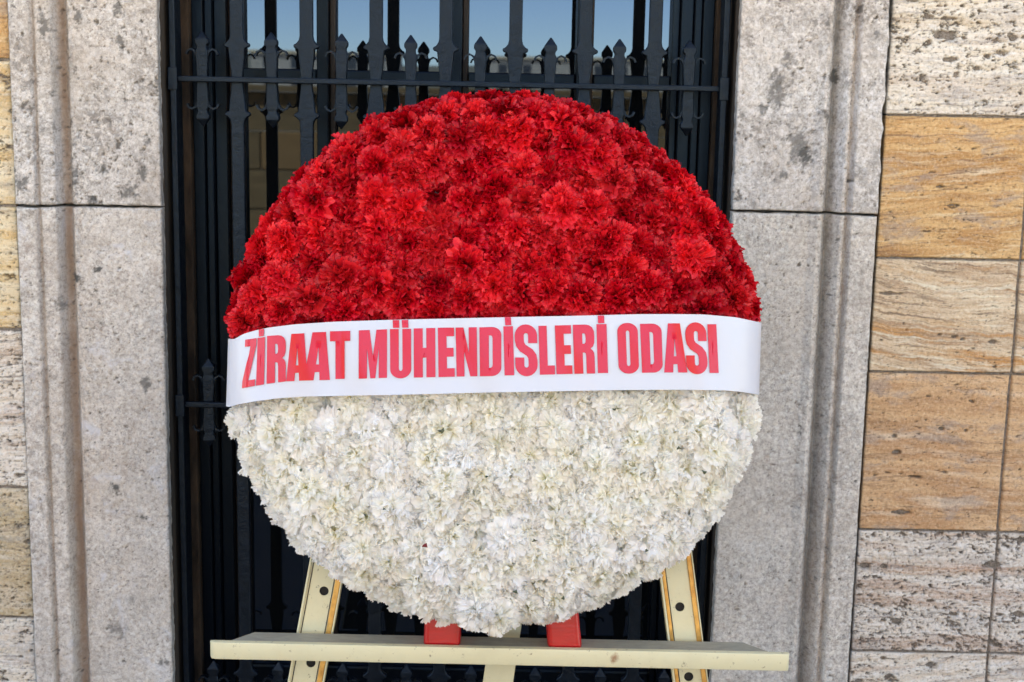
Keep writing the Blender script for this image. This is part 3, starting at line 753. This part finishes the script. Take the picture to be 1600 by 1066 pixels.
def carnation_mesh(seed, npet=46, Rf=.036, kind='red'):
    rng = np.random.RandomState(seed)
    nu, rows = 19, [0.22, 0.60, 0.84, 1.0]
    Vv, Ff, tip, pv = [], [], [], []
    ss = np.linspace(-1, 1, nu)
    for i in range(npet):
        t = (i + .5) / npet
        phi = math.acos(max(-1.0, min(1.0, -.04 + 1.04 * t))) + rng.normal(0, .13)
        az = i * 2.39996 + rng.normal(0, .3)
        d = np.array([math.sin(phi) * math.cos(az), math.sin(phi) * math.sin(az), math.cos(phi)])
        s0 = np.array([-math.sin(az), math.cos(az), 0.0])
        rollp = rng.normal(0, .30 + 1.0 * t)
        n0 = np.cross(d, s0)
        side = s0 * math.cos(rollp) + n0 * math.sin(rollp); nrm = np.cross(d, side)
        if nrm[2] < 0 and t < .6: pass
        off = np.array([rng.normal(0, .005), rng.normal(0, .005), rng.normal(0, .002)]) * (1.0 if t > .55 else .2)
        L = Rf * (0.76 + .24 * math.sin(phi)) * rng.uniform(.88, 1.07)
        half = rng.uniform(.48, .74) * (1 - .30 * t)
        kf = rng.uniform(3.0, 6.5); ph = rng.uniform(0, 6.28); amp = rng.uniform(.05, .11) * (1 + .5 * t)
        ph2 = rng.uniform(0, 6.28); curl = rng.uniform(.05, .42)
        r0 = len(Vv); pr = rng.rand()
        for j, r in enumerate(rows):
            wv = half * (0.16 + 0.84 * ((r - rows[0]) / (1 - rows[0])) ** .85)
            for k, s in enumerate(ss):
                rr = r * (1 - .13 * s * s * r)
                if j == 3: rr += (.036 if k % 2 else -.034) + rng.normal(0, .012)
                if j == 2: rr += (.008 if k % 2 else -.006)
                ruf = amp * r * r * math.sin(s * kf * 1.57 + ph) + .045 * r ** 3 * math.sin(s * 9 + ph2)
                p = off + d * (L * rr) + side * (L * wv * s) + nrm * (L * (ruf - curl * r ** 3))
                Vv.append(p + np.array([0, 0, -.008])); tip.append((r - .18) / .82 * (0.72 + .28 * (1 - t))); pv.append(pr)
        for j in range(3):
            for k in range(nu - 1):
                a = r0 + j * nu + k; Ff.append((a, a + 1, a + nu + 1, a + nu))
    P = np.array(Vv, dtype=np.float32); F = np.array(Ff, dtype=np.int32)
    me = bpy.data.meshes.new('carnation')
    me.vertices.add(len(P)); me.vertices.foreach_set('co', P.ravel())
    me.loops.add(F.size); me.loops.foreach_set('vertex_index', F.ravel())
    me.polygons.add(len(F)); me.polygons.foreach_set('loop_start', np.arange(0, F.size, 4, dtype=np.int32))
    me.update(calc_edges=True)
    for nm, arr in (('tip', tip), ('pv', pv)):
        a_ = me.attributes.new(nm, 'FLOAT', 'POINT'); a_.data.foreach_set('value', np.array(arr, dtype=np.float32))
    return me
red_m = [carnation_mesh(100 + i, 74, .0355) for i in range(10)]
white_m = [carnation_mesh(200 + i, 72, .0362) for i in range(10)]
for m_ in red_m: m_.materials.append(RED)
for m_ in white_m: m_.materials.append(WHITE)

# base surface profile of the foam: flat dome and rounded rim
RB, RF_ = .438, .350
def base_prof(s):
    """arc length s -> (r, h, angle of the normal away from the axis)"""
    dome = lambda r: .048 + .020 * (1 - (r / RF_) ** 2)
    if s < RF_: return s, dome(s), math.atan(.040 * s / RF_ ** 2)
    q = (s - RF_) / .125
    th = min(q, 1.15) * math.pi / 2
    return RF_ + (RB - RF_) * math.sin(th), -.022 + .070 * math.cos(th), th
STOT = RF_ + .125
rng = np.random.RandomState(42)
NF = 318
pts = []
ang = rng.uniform(0, 2 * np.pi, NF); rad = STOT * np.sqrt(rng.rand(NF))
Pp = np.stack([rad * np.cos(ang), rad * np.sin(ang)], -1)
for it in range(160):
    D = Pp[:, None] - Pp[None]; dist = np.sqrt((D ** 2).sum(-1)) + np.eye(NF)
    d0 = .0625; fo = np.clip(d0 - dist, 0, None) / dist; np.fill_diagonal(fo, 0)
    Pp += (D * fo[..., None]).sum(1) * .22
    rr = np.sqrt((Pp ** 2).sum(-1)); k = np.clip(STOT / np.maximum(rr, 1e-6), None, 1.0); Pp *= k[:, None]
Pp += rng.normal(0, .003, Pp.shape)

# ribbon surface
RA1, RAE, RH0, RHB = .245, .4470, .106, .0
def rh(a):
    q = abs(a)
    if q < RA1: return RH0 - .010 * (q / RA1) ** 2
    t = min((q - RA1) / (RAE - RA1), 1.0)
    return RHB + (RH0 - .010 - RHB) * math.sqrt(max(1 - t ** 2.6, 0.0))
top_px = [(366, 530), (380, 522), (400, 516), (420, 512), (460, 507), (520, 503), (590, 500.5), (650, 499), (760, 496.5), (850, 494.5), (900, 493.5), (1000, 491), (1060, 491), (1100, 491.5), (1150, 496), (1187, 504)]
bot_px = [(358, 636), (372, 632), (400, 627), (430, 623), (470, 620), (560, 618), (650, 616.5), (780, 613), (860, 611.5), (980, 609.5), (1080, 609), (1130, 610), (1160, 612.5), (1186, 617)]
tab = sorted(to_ab(px, py, rh) for px, py in top_px); bab = sorted(to_ab(px, py, rh) for px, py in bot_px)
ta = np.array(tab); ba = np.array(bab)
def rtop(a): return float(np.interp(a, ta[:, 0], ta[:, 1]))
def rbot(a): return float(np.interp(a, ba[:, 0], ba[:, 1]))

core_n = 48
tf2 = NT('brightening white foam'); tf2.bsdf((0.74, 0.74, 0.70), .95)  # foam under the white blooms coloured pale to brighten them
tf = NT('floral foam'); tf.bsdf(tf.mix(tf.noise(tf.pos(), 80, 4), (0.10, 0.11, 0.09), (0.24, 0.25, 0.22)), .95)
bm = bmesh.new(); prev = None
for s in list(np.linspace(0.02, RF_, 6)) + list(np.linspace(RF_ + .02, STOT, 6)) + ['b1', 'b2']:
    if s == 'b1': r, h = RB - .02, -.050
    elif s == 'b2': r, h = .02, -.055
    else:
        r, h, _ = base_prof(s); r = max(r - .012, .005); h -= .014
    ring = [bm.verts.new(wp(r * math.cos(2 * math.pi * k / core_n), r * math.sin(2 * math.pi * k / core_n), h)) for k in range(core_n)]
    if prev:
        for k in range(core_n): bm.faces.new((prev[k], prev[(k + 1) % core_n], ring[(k + 1) % core_n], ring[k]))
    else: bm.faces.new(ring)
    prev = ring
bm.faces.new(prev)
bk = bm_mesh(bm); bk.materials.append(tf.m); bk.materials.append(tf2.m)
for p_ in bk.polygons:
    if (p_.center - WC).dot(V) < -.01: p_.material_index = 1
link('backing', bk, None, wreath)

cnt = [0, 0]
for i in range(NF):
    s = float(np.hypot(*Pp[i])); th = math.atan2(Pp[i, 1], Pp[i, 0])
    r, h, na = base_prof(s)
    a, b = r * math.cos(th), r * math.sin(th)
    mid = .5 * (rtop(a) + rbot(a))
    isred = b > mid
    if b < -.2: b = -.2 + (b + .2) * .945
    h += rng.normal(0, .0055)
    er = U * math.cos(th) + V * math.sin(th)
    nrm = (Nn * math.cos(na) + er * math.sin(na))
    if s < .02: nrm = Nn.copy()
    if abs(b - mid) < .068 and s < RF_ + .12: h -= .015
    if abs(b - mid) < .068 and s >= RF_: a *= .97; 
    nrm = (nrm + U * rng.normal(0, .22) + V * rng.normal(0.04, .22)).normalized()
    q = nrm.to_track_quat('Z', 'Y').to_matrix().to_4x4() @ Matrix.Rotation(rng.uniform(0, 6.28), 4, 'Z')
    sc = rng.uniform(.90, 1.12)
    if abs(b - mid) < .068 and s >= RF_ - .02: sc *= .88
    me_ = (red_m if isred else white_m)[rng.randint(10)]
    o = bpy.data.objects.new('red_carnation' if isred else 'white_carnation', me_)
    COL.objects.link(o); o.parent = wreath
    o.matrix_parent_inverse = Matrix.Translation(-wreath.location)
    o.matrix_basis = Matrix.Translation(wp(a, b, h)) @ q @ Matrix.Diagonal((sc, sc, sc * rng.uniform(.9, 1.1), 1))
    cnt[0 if isred else 1] += 1
for (px, py, hh) in ((776, 968, .035), (742, 960, .045)):
    a, b = to_ab(px, py, hh)
    o = bpy.data.objects.new('white_carnation', white_m[3]); COL.objects.link(o); o.parent = wreath
    o.matrix_parent_inverse = Matrix.Translation(-wreath.location)
    o.matrix_basis = Matrix.Translation(wp(a, b, hh)) @ (Nn * .7 - V * .7).to_track_quat('Z', 'Y').to_matrix().to_4x4()
print('carnations red/white', cnt)

# white band
tw = NT('white satin band')
wn_ = tw.noise(tw.pos(), 18, 3, .5)
tw.bsdf((0.535, 0.575, 0.65), .30, normal=tw.bump(wn_, .12, .01), spec=.4)
NA, NV = 130, 8
bm = bmesh.new(); grid = []
def rsurf(a, v, lift=0.0):
    b = rbot(a) + (rtop(a) - rbot(a)) * v
    h = rh(a) + .0022 * math.sin(a * 23 + v * 1.7) * (1 if abs(a) < .4 else .3) + .0012 * math.sin(a * 61 + v * 4)
    return wp(a, b, h), b, h
cols_ = []
for i in range(NA + 1):
    u = -1 + 2 * i / NA
    a = RAE * math.sin(u * math.pi / 2) if abs(u) > .0 else 0.0
    cols_.append([rsurf(a, j / NV)[0] for j in range(NV + 1)])
for sgn, store in ((-1, 0), (1, 1)):
    base_c = cols_[0] if sgn < 0 else cols_[-1]
    ext = [[p + Nn * (-.02 * k) + U * (-sgn * .004 * k * k) for p in base_c] for k in range(1, 5)]
    if sgn < 0: cols_ = list(reversed(ext)) + cols_
    else: cols_ = cols_ + ext
gv = [[bm.verts.new(p) for p in c] for c in cols_]
for i in range(len(gv) - 1):
    for j in range(NV): bm.faces.new((gv[i][j], gv[i + 1][j], gv[i + 1][j + 1], gv[i][j + 1]))
bmesh.ops.recalc_face_normals(bm, faces=bm.faces)
band = link('band', bm_mesh(bm, 'band'), tw.m, wreath, smooth=True)
tag(band, 'white satin band with red lettering')

# glyphs in a unit box (x right, y up)
def rr_(x0, y0, x1, y1, rx, ry, c='1111', n=7):
    """rounded rectangle, corners bl br tr tl"""
    P = []
    P += arc(x0 + rx, y0 + ry, rx, ry, 180, 270, n) if c[0] == '1' else [(x0, y0)]
    P += arc(x1 - rx, y0 + ry, rx, ry, 270, 360, n) if c[1] == '1' else [(x1, y0)]
    P += arc(x1 - rx, y1 - ry, rx, ry, 0, 90, n) if c[2] == '1' else [(x1, y1)]
    P += arc(x0 + rx, y1 - ry, rx, ry, 90, 180, n) if c[3] == '1' else [(x0, y1)]
    return P
def glyph_S():
    cpts = []
    cpts += [(.81, .64), (.81, .76)]
    cpts += arc(.50, .79, .31, .135, 0, 180, 12)
    cpts += [(.19, .70), (.22, .62), (.34, .545), (.5, .50), (.66, .455), (.78, .38), (.81, .29)]
    cpts += arc(.50, .21, .31, .135, 0, -180, 12)
    cpts += [(.19, .24), (.19, .36)]
    L, Rr = [], []
    for i, p in enumerate(cpts):
        a = cpts[max(i - 1, 0)]; b = cpts[min(i + 1, len(cpts) - 1)]
        tx, ty = (b[0] - a[0]) / 1.0, (b[1] - a[1]) * 2.0
        l = math.hypot(tx, ty) or 1; nx, ny = -ty / l, tx / l
        L.append((p[0] + nx * .212, p[1] + ny * .085)); Rr.append((p[0] - nx * .212, p[1] - ny * .085))
    return [L + Rr[::-1]]
def glyph(ch):
    if ch == 'Z': return [[(0, 0), (1, 0), (1, .14), (.47, .14), (1, .86), (1, 1), (.05, 1), (.05, .85), (.50, .85), (0, .14)]]
    if ch == 'I': return [[(0, 0), (1, 0), (1, 1), (0, 1)]]
    if ch == 'R': return [[(0, 0), (.43, 0), (.43, .43), (.51, .43), (.57, .41), (.585, .34), (.585, 0), (.985, 0), (.985, .33)] + [(.97, .42), (.90, .475), (.80, .51), (.92, .55), (.985, .63), (1.0, .74), (.985, .86), (.90, .94), (.76, .985), (.58, 1.0), (0, 1)],
                          [(.43, .82), (.43, .61), (.52, .61), (.57, .64), (.585, .715), (.57, .79), (.52, .82)]]
    if ch == 'A': return [[(0, 0), (.39, 0), (.415, .17), (.585, .17), (.605, 0), (1, 0), (.77, 1), (.23, 1)], [(.445, .33), (.50, .70), (.555, .33)]]
    if ch == 'T': return [[(.27, 0), (.73, 0), (.73, .79), (1, .79), (1, 1), (0, 1), (0, .79), (.27, .79)]]
    if ch == 'M': return [[(0, 0), (.295, 0), (.295, .62), (.41, 0), (.59, 0), (.705, .62), (.705, 0), (1, 0), (1, 1), (.62, 1), (.50, .46), (.38, 1), (0, 1)]]
    if ch == 'U': return [arc(.5, .19, .5, .19, 180, 360, 14) + [(1, 1), (.585, 1)] + arc(.5, .20, .085, .05, 0, -180, 6) + [(.415, 1), (0, 1)]]
    if ch == 'H': return [[(0, 0), (.42, 0), (.42, .40), (.58, .40), (.58, 0), (1, 0), (1, 1), (.58, 1), (.58, .60), (.42, .60), (.42, 1), (0, 1)]]
    if ch == 'E': return [[(0, 0), (1, 0), (1, .175), (.53, .175), (.53, .41), (.95, .41), (.95, .59), (.53, .59), (.53, .825), (1, .825), (1, 1), (0, 1)]]
    if ch == 'N': return [[(0, 0), (.385, 0), (.385, .50), (.66, 0), (1, 0), (1, 1), (.615, 1), (.615, .48), (.37, 1), (0, 1)]]
    if ch == 'D': return [[(0, 0), (.55, 0)] + arc(.55, .17, .45, .17, -90, 0, 8)[1:] + arc(.55, .83, .45, .17, 0, 90, 8) + [(0, 1)],
                          [(.43, .17), (.43, .83), (.51, .83), (.575, .81), (.595, .77), (.595, .23), (.575, .19), (.51, .17)]]
    if ch == 'L': return [[(0, 0), (1, 0), (1, .185), (.54, .185), (.54, 1), (0, 1)]]
    if ch == 'O': return [rr_(0, 0, 1, 1, .5, .17, n=9), rr_(.415, .15, .585, .85, .085, .045, n=5)]
    if ch == 'S': return glyph_S()
c2 = lambda x, y: (350 + x / 3.7209, 480 + y / 3.7209)
c3 = lambda x, y: (760 + x / 3.6364, 460 + y / 3.6364)
# letter, crop mapper, left/right at bottom, left/right at top, top y (left, right), bottom y (left, right)
LET = [('Z', c2, 108, 181, 122, 190, 190, 180, 472, 458), ('I', c2, 187, 233, 196, 240, 179, 174, 457, 450), ('R', c2, 247, 362, 252, 362, 168, 160, 447, 432),
       ('A', c2, 362, 487, 362, 500, 158, 150, 432, 426), ('A', c2, 462, 617, 482, 628, 148, 143, 427, 423), ('T', c2, 617, 735, 618, 736, 141, 138, 419, 416),
       ('M', c2, 785, 948, 785, 948, 135, 129, 416, 411), ('U', c2, 966, 1089, 965, 1088, 128, 126, 416, 413), ('H', c2, 1104, 1230, 1103, 1228, 124, 121, 410, 407),
       ('E', c2, 1247, 1342, 1243, 1338, 120, 119, 407, 405), ('N', c2, 1352, 1474, 1347, 1470, 119, 117, 404, 402), ('D', c3, -36, 85, -40, 85, 188, 184, 466, 463),
       ('I', c3, 103, 158, 96, 151, 182, 181, 461, 459), ('S', c3, 168, 290, 162, 284, 174, 174, 463, 462), ('L', c3, 304, 390, 295, 381, 179, 178, 457, 455),
       ('E', c3, 398, 489, 388, 480, 177, 175, 454, 452), ('R', c3, 499, 620, 491, 612, 173, 171, 452, 450), ('I', c3, 634, 692, 625, 682, 170, 169, 448, 447),
       ('O', c3, 752, 868, 741, 858, 163, 162, 452, 450), ('D', c3, 884, 1003, 872, 993, 168, 166, 446, 444), ('A', c3, 1010, 1140, 1000, 1126, 165, 165, 444, 444),
       ('S', c3, 1137, 1254, 1128, 1244, 162, 162, 451, 451), ('I', c3, 1266, 1318, 1254, 1305, 170, 170, 447, 447),
       ('.', c2, 203, 233, 203, 235, 130, 127, 172, 168), ('.', c2, 983, 1020, 981, 1019, 76, 75, 121, 121), ('.', c2, 1036, 1073, 1034, 1071, 75, 74, 120, 120),
       ('.', c3, 107, 142, 104, 139, 131, 130, 177, 176), ('.', c3, 634, 670, 632, 668, 121, 120, 165, 164)]
tl = NT('glossy red foil lettering')
ln = tl.noise(tl.pos(), 22, 2, .5, .6)
tl.bsdf((0.62, 0.003, 0.012), .26, normal=tl.bump(ln, .022, .008), spec=.5, Specular_Tint=(.8, .75, 1.0, 1))
NMS = {'.': 'letter_dot'}
LNAME = ['Z', 'I', 'R', 'A', 'A', 'T', 'M', 'U', 'H', 'E', 'N', 'D', 'I', 'S', 'L', 'E', 'R', 'I', 'O', 'D', 'A', 'S', 'I']
for n_, (ch, mp, bl, br__, tl_, tr2, tyl, tyr, byl, byr) in enumerate(LET):
    loops = glyph('I' if ch == '.' else ch)
    me_ = plate_mesh(loops, 0.0, 0.0, 'letter')
    bm = bmesh.new(); bm.from_mesh(me_); bpy.data.meshes.remove(me_)
    bmesh.ops.remove_doubles(bm, verts=bm.verts, dist=1e-5)
    for k in range(1, 8):
        bmesh.ops.bisect_plane(bm, geom=bm.verts[:] + bm.edges[:] + bm.faces[:], plane_co=(k / 8, 0, 0), plane_no=(1, 0, 0))
    for k in range(1, 6):
        bmesh.ops.bisect_plane(bm, geom=bm.verts[:] + bm.edges[:] + bm.faces[:], plane_co=(0, 0, k / 6), plane_no=(0, 0, 1))
    bmesh.ops.triangulate(bm, faces=bm.faces)
    nrs = []
    for v in bm.verts:
        x, y = v.co.x, v.co.z
        L0 = Vector(mp(bl, byl)); R0 = Vector(mp(br__, byr)); L1 = Vector(mp(tl_, tyl)); R1 = Vector(mp(tr2, tyr))
        p = (L0 * (1 - x) + R0 * x) * (1 - y) + (L1 * (1 - x) + R1 * x) * y
        a, b = to_ab(p.x, p.y, rh)
        vv = (b - rbot(a)) / max(rtop(a) - rbot(a), 1e-4)
        P, b2, h2 = rsurf(a, vv)
        # outward direction of the band surface
        P2, _, _ = rsurf(a + .002, vv); tgt = (P2 - P).normalized(); nr = tgt.cross(V).normalized()
        if nr.dot(Nn) < 0: nr = -nr
        v.co = P + nr * .0014; nrs.append(tuple(nr))
    for f in bm.faces:
        if f.calc_area() > 0 and f.normal.dot(Nn) < 0: f.normal_flip()
    bm.normal_update()
    for f in bm.faces:
        if f.normal.dot(Nn) < 0: f.normal_flip()
    me2 = bpy.data.meshes.new('letter'); bm.to_mesh(me2); bm.free(); me2.materials.append(tl.m)
    for p_ in me2.polygons: p_.use_smooth = True
    me2.normals_split_custom_set_from_vertices(nrs)
    o = bpy.data.objects.new(NMS.get(ch, 'letter'), me2); COL.objects.link(o); o.parent = band
    tag(o, ('red dot of a dotted capital' if ch == '.' else 'red capital letter ' + ch))

# small leaf and calyx fragments caught between the blooms
tlf = NT('dark leaf'); tlf.bsdf(tlf.mix(tlf.noise(tlf.pos(), 30, 2), (0.03, 0.045, 0.02), (0.10, 0.12, 0.07)), .6)
tlr = NT('dark red petal scrap'); tlr.bsdf((0.16, 0.004, 0.008), .6)
rl = random.Random(11)
frag = [(664, 852, .0065, tlr.m), (690, 674, .008, tlf.m), (1060, 700, .005, tlf.m), (530, 640, .004, tlf.m), (880, 935, .005, tlf.m), (1100, 738, .006, tlf.m), (600, 795, .004, tlf.m), (835, 845, .005, tlf.m), (470, 735, .004, tlf.m), (760, 745, .004, tlf.m), (960, 640, .004, tlf.m), (1010, 860, .004, tlf.m), (715, 820, .0035, tlf.m), (805, 925, .006, tlf.m)]
for (px, py, sz, mt) in frag:
    a, b = to_ab(px, py, .094)
    c0 = wp(a, b, .094 + (.004 if mt is tlr.m else 0)); rot = rl.uniform(0, 6.28)
    bm = bmesh.new(); nn = 7; vs = []
    for k in range(nn):
        an = rot + k * 6.283 / nn; r_ = sz * (1.0 if k % 2 else .5) * rl.uniform(.7, 1.2)
        vs.append(bm.verts.new(c0 + U * r_ * math.cos(an) + V * r_ * .8 * math.sin(an) + Nn * rl.uniform(-.002, .002)))
    ce = bm.verts.new(c0 + Nn * .002)
    for k in range(nn): bm.faces.new((ce, vs[k], vs[(k + 1) % nn]))
    link('leaf_fragment', bm_mesh(bm), mt, wreath)

# ------------------------------------------------------------------ easel
tc = NT('cream painted metal')
cn = tc.noise(tc.pos(), 14, 6, .7); cn2 = tc.noise(tc.pos(scale=(1, 1, 4)), 120, 5, .75); cn3 = tc.noise(tc.pos(), 420, 3, .6)
cc = tc.mix(tc.ramp(cn, [(.45, 0.0), (.75, .6)]), (0.66, 0.62, 0.41), (0.58, 0.53, 0.34))
cc = tc.mix(tc.ramp(cn2, [(.66, 0.0), (.74, .55)]), cc, (0.36, 0.33, 0.25))
cc = tc.mix(tc.ramp(cn3, [(.70, 0.0), (.78, .8)]), cc, (0.12, 0.085, 0.05))
cn4 = tc.noise(tc.pos(scale=(1, 1, 1)), 75, 6, .8)
cc = tc.mix(tc.ramp(cn4, [(.615, 0.0), (.64, .8)]), cc, (0.20, 0.165, 0.11))
rp = at(960, 1028, -.47)
vd = tc.n('ShaderNodeVectorMath', operation='DISTANCE'); tc.l(tc.n('ShaderNodeNewGeometry').outputs['Position'], vd.inputs[0]); vd.inputs[1].default_value = rp
rs = tc.math('ADD', vd.outputs['Value'], tc.math('MULTIPLY', cn4, .030))
cc = tc.mix(tc.ramp(rs, [(.0175, .8), (.022, 0.0)]), cc, (0.26, 0.10, 0.04))
tc.bsdf(cc, tc.ramp(cn, [(.3, .38), (.7, .6)]), normal=tc.bump(cn2, .2, .001), spec=.5)
td = NT('dusty shade painted cream metal')  # shelf top: dust, plus shade put into the darker colour
cc = td.mix(td.ramp(td.noise(td.pos(scale=(1, 3, 1)), 30, 7, .75), [(.40, 0.0), (.68, .8)]), (0.34, 0.33, 0.26), (0.22, 0.215, 0.18))
cc = td.mix(td.ramp(td.noise(td.pos(), 95, 5, .7), [(.66, 0.0), (.74, .8)]), cc, (0.17, 0.14, 0.09))
td.bsdf(cc, .6)
tgd = NT('gold edging')
gnn = tgd.noise(tgd.pos(), 60, 4)
tgd.bsdf(tgd.ramp(gnn, [(.3, (0.45, 0.22, 0.05)), (.7, (0.72, 0.42, 0.12))]), .35, metal=.35)
tdk = NT('dark channel interior'); tdk.bsdf((0.012, 0.011, 0.010), .8)
easel = empty('display_easel', (WC.x, WC.y, 0), 'cream painted metal easel with gold edged legs and a shelf holding the wreath', 'easel')
YS = -0.47                     # front of the shelf
sl_ = at(327, 1030, YS); sr_ = at(1233, 1049, YS)
slt = at(329, 1004, YS)
slope = (sr_.z - sl_.z) / (sr_.x - sl_.x)
th_s = slt.z - sl_.z
bl_ = at(392, 986, YS + .05); br_2 = at(1168, 1003, YS + .05)
YBk = YS + .062
ln_ = sr_.x - sl_.x
# shelf plank, built in its own plane then placed
cxs = (sl_.x + sr_.x) / 2
def shelf_piece(name, outline, z0, z1, mats, bev):
    me_ = plate_mesh([outline], z1 - z0, bev, name)
    co = np.empty(len(me_.vertices) * 3); me_.vertices.foreach_get('co', co); co = co.reshape(-1, 3)
    X_ = co[:, 0]; Yd = co[:, 2]; Zt = -co[:, 1]
    n2_ = np.stack([X_ + cxs, YS + Yd, (sl_.z + sr_.z) / 2 + (z0 + z1) / 2 + Zt + slope * X_], -1)
    me_.vertices.foreach_set('co', n2_.ravel()); me_.update()
    bmx = bmesh.new(); bmx.from_mesh(me_); bmesh.ops.recalc_face_normals(bmx, faces=bmx.faces); bmx.to_mesh(me_); bmx.free()
    for m_ in mats: me_.materials.append(m_)
    for p in me_.polygons:
        if p.normal.z > .8: p.material_index = len(mats) - 1
        if p.normal.z < -.8: p.material_index = len(mats) - 2 if len(mats) > 2 else 0
    return link(name, me_, None, easel)
tun = NT('grimy underside'); tun.bsdf((0.12, 0.075, 0.03), .8)
hl = ln_ / 2
shelf_piece('front_rail', [(-hl + .010, 0), (hl - .006, 0), (hl - .001, .002), (hl, .007), (hl - .002, .0125), (-hl + .002, .0125), (-hl, .010), (-hl + .003, .003)], 0, th_s, [tc.m, tun.m, tc.m], .0012)
shelf_piece('shelf', [(-hl + .024, .0132), (hl - .024, .0132), (hl - .070, .062), (-hl + .066, .062)], .002, th_s - .0045, [tc.m, td.m], .0008)
# legs: perforated channel with gold beads
def leg(pa, pb, width, y_at, holes, beads, extend_up=.55, to_floor=True, name='leg', yoff=0.0):
    """pa upper pixel, pb lower pixel of the leg axis; the leg lies in a plane tilted back like the wreath"""
    Yl = YBk + .008 + yoff
    A = at(pa[0], pa[1], Yl); B = at(pb[0], pb[1], Yl)
    lean = math.tan(R(8))
    # tilt the plane: y grows with z
    A = at(pa[0], pa[1], Yl + (A.z - B.z) * lean)
    ax = (A - B).normalized()
    zlo = -B.z / ax.z if to_floor else -.3
    L0 = zlo; L1 = (A - B).length + extend_up
    sidev = Vector((0, 1, 0)).cross(ax).normalized()
    nv_ = ax.cross(sidev).normalized()
    if nv_.y > 0: nv_ = -nv_; 
    if sidev.x < 0: sidev = -sidev
    loops = [[(-width / 2, L0), (width / 2, L0), (width / 2, L1), (-width / 2, L1)]]
    hs = []
    for hp in holes:
        P = at(hp[0], hp[1], B.y + .01); t = (P - B).dot(ax); sx = (P - B).dot(sidev)
        hs.append((sx, t))
    if len(hs) > 1:
        st = abs(hs[0][1] - hs[1][1]); t0 = hs[0][1]; sx = hs[0][0]
        hs = [(sx, t0 + k * st) for k in range(-12, 8) if L0 + .03 < t0 + k * st < L1 - .03]
    for (sx, t) in hs: loops.append([(sx + .0082 * math.cos(q * math.pi / 10), t - .0082 * math.sin(q * math.pi / 10)) for q in range(20)])
    m4 = Matrix(((sidev.x, -nv_.x, ax.x, B.x), (sidev.y, -nv_.y, ax.y, B.y), (sidev.z, -nv_.z, ax.z, B.z), (0, 0, 0, 1)))
    pm = plate_mesh(loops, .003, 0, 'leg')
    pm.transform(m4)
    if m4.to_3x3().determinant() < 0: pm.flip_normals()
    lo = link(name, pm, tc.m, easel)
    bm = bmesh.new(); box_bm(bm, -width / 2 + .001, width / 2 - .001, .0035, .02, L0, L1); bm.transform(m4)
    o = link('channel_back', bm_mesh(bm), tdk.m, easel); o.parent = lo; o.matrix_parent_inverse = Matrix.Translation(-easel.location) if False else Matrix.Identity(4)
    for (x0, x1, y0, y1, mt) in beads:
        bm = bmesh.new(); box_bm(bm, x0, x1, y0, y1, L0, L1, .0012); bm.transform(m4)
        o = link('edge_bead', bm_mesh(bm), mt, easel); o.parent = lo; o.matrix_parent_inverse = Matrix.Identity(4)
    return lo
W = .048
leg((508, 880), (474, 1066), W, 0, [(505, 926), (484, 1034)],
    [(-W / 2 - .003, -W / 2 + .001, -.005, .022, tc.m), (-W / 2 + .0035, -W / 2 + .0052, -.0028, .002, tdk.m), (W / 2 - .0035, W / 2 - .002, -.0028, .002, tdk.m), (W / 2 - .001, W / 2 + .0085, -.004, .022, tgd.m), (W / 2 + .0087, W / 2 + .0115, -.0055, .022, tc.m)])
leg((1055, 900), (1076, 1066), W, 0, [(1063, 950), (1077, 1055)],
    [(-W / 2 - .003, -W / 2 + .001, -.0045, .022, tc.m), (-W / 2 + .0012, -W / 2 + .0075, -.0035, .003, tgd.m), (-W / 2 + .0078, -W / 2 + .009, -.0028, .002, tdk.m), (W / 2 - .001, W / 2 + .0075, -.004, .022, tgd.m), (W / 2 + .0077, W / 2 + .010, -.0055, .022, tc.m)])
leg((790, 985), (778, 1066), .053, 0, [], [], extend_up=.35, yoff=.03)
# head bar hidden behind the wreath joins the legs
hb = wp(0, .12, -.115)
box('head_bar', hb.x - .22, hb.x + .22, hb.y - .012, hb.y + .012, hb.z - .03, hb.z + .03, tc.m, easel, .003)

# two feet of the wreath wrapped in red, standing on the shelf
trr = NT('red wrapped tape')
rn_ = trr.noise(trr.pos(scale=(1, 1, 3)), 60, 4)
trr.bsdf(trr.mix(trr.ramp(rn_, [(.4, 0.0), (.7, .5)]), (0.46, 0.003, 0.006), (0.33, 0.002, 0.004)), .32, normal=trr.bump(rn_, .2, .002))
for (xa, xb, yb) in ((661, 719, 1007), (856, 910, 1014)):
    Yf = YS + .0145
    A = at(xa, yb, Yf); B = at(xb, yb, Yf)
    bm = bmesh.new()
    box_bm(bm, 0, B.x - A.x, 0, .045, 0, .17, .009, 4)
    # lean with the wreath, taper slightly upwards
    for v in bm.verts:
        v.co.y += v.co.z * math.tan(R(9)); v.co.x = (v.co.x - (B.x - A.x) / 2) * (1 - v.co.z * .55) + (B.x - A.x) / 2 + (.02 * v.co.z if xa < 700 else -.10 * v.co.z)
    z0_ = (sl_.z + sr_.z) / 2 + th_s - .008 + slope * ((A.x + B.x) / 2 - cxs)
    bm.transform(Matrix.Translation((A.x, Yf, z0_)))
    link('foot', bm_mesh(bm), trr.m, wreath)
print('zrows', zrows, 'shelf', sl_, sr_, th_s, 'WC', WC, 'N', Nn, 'V', V)
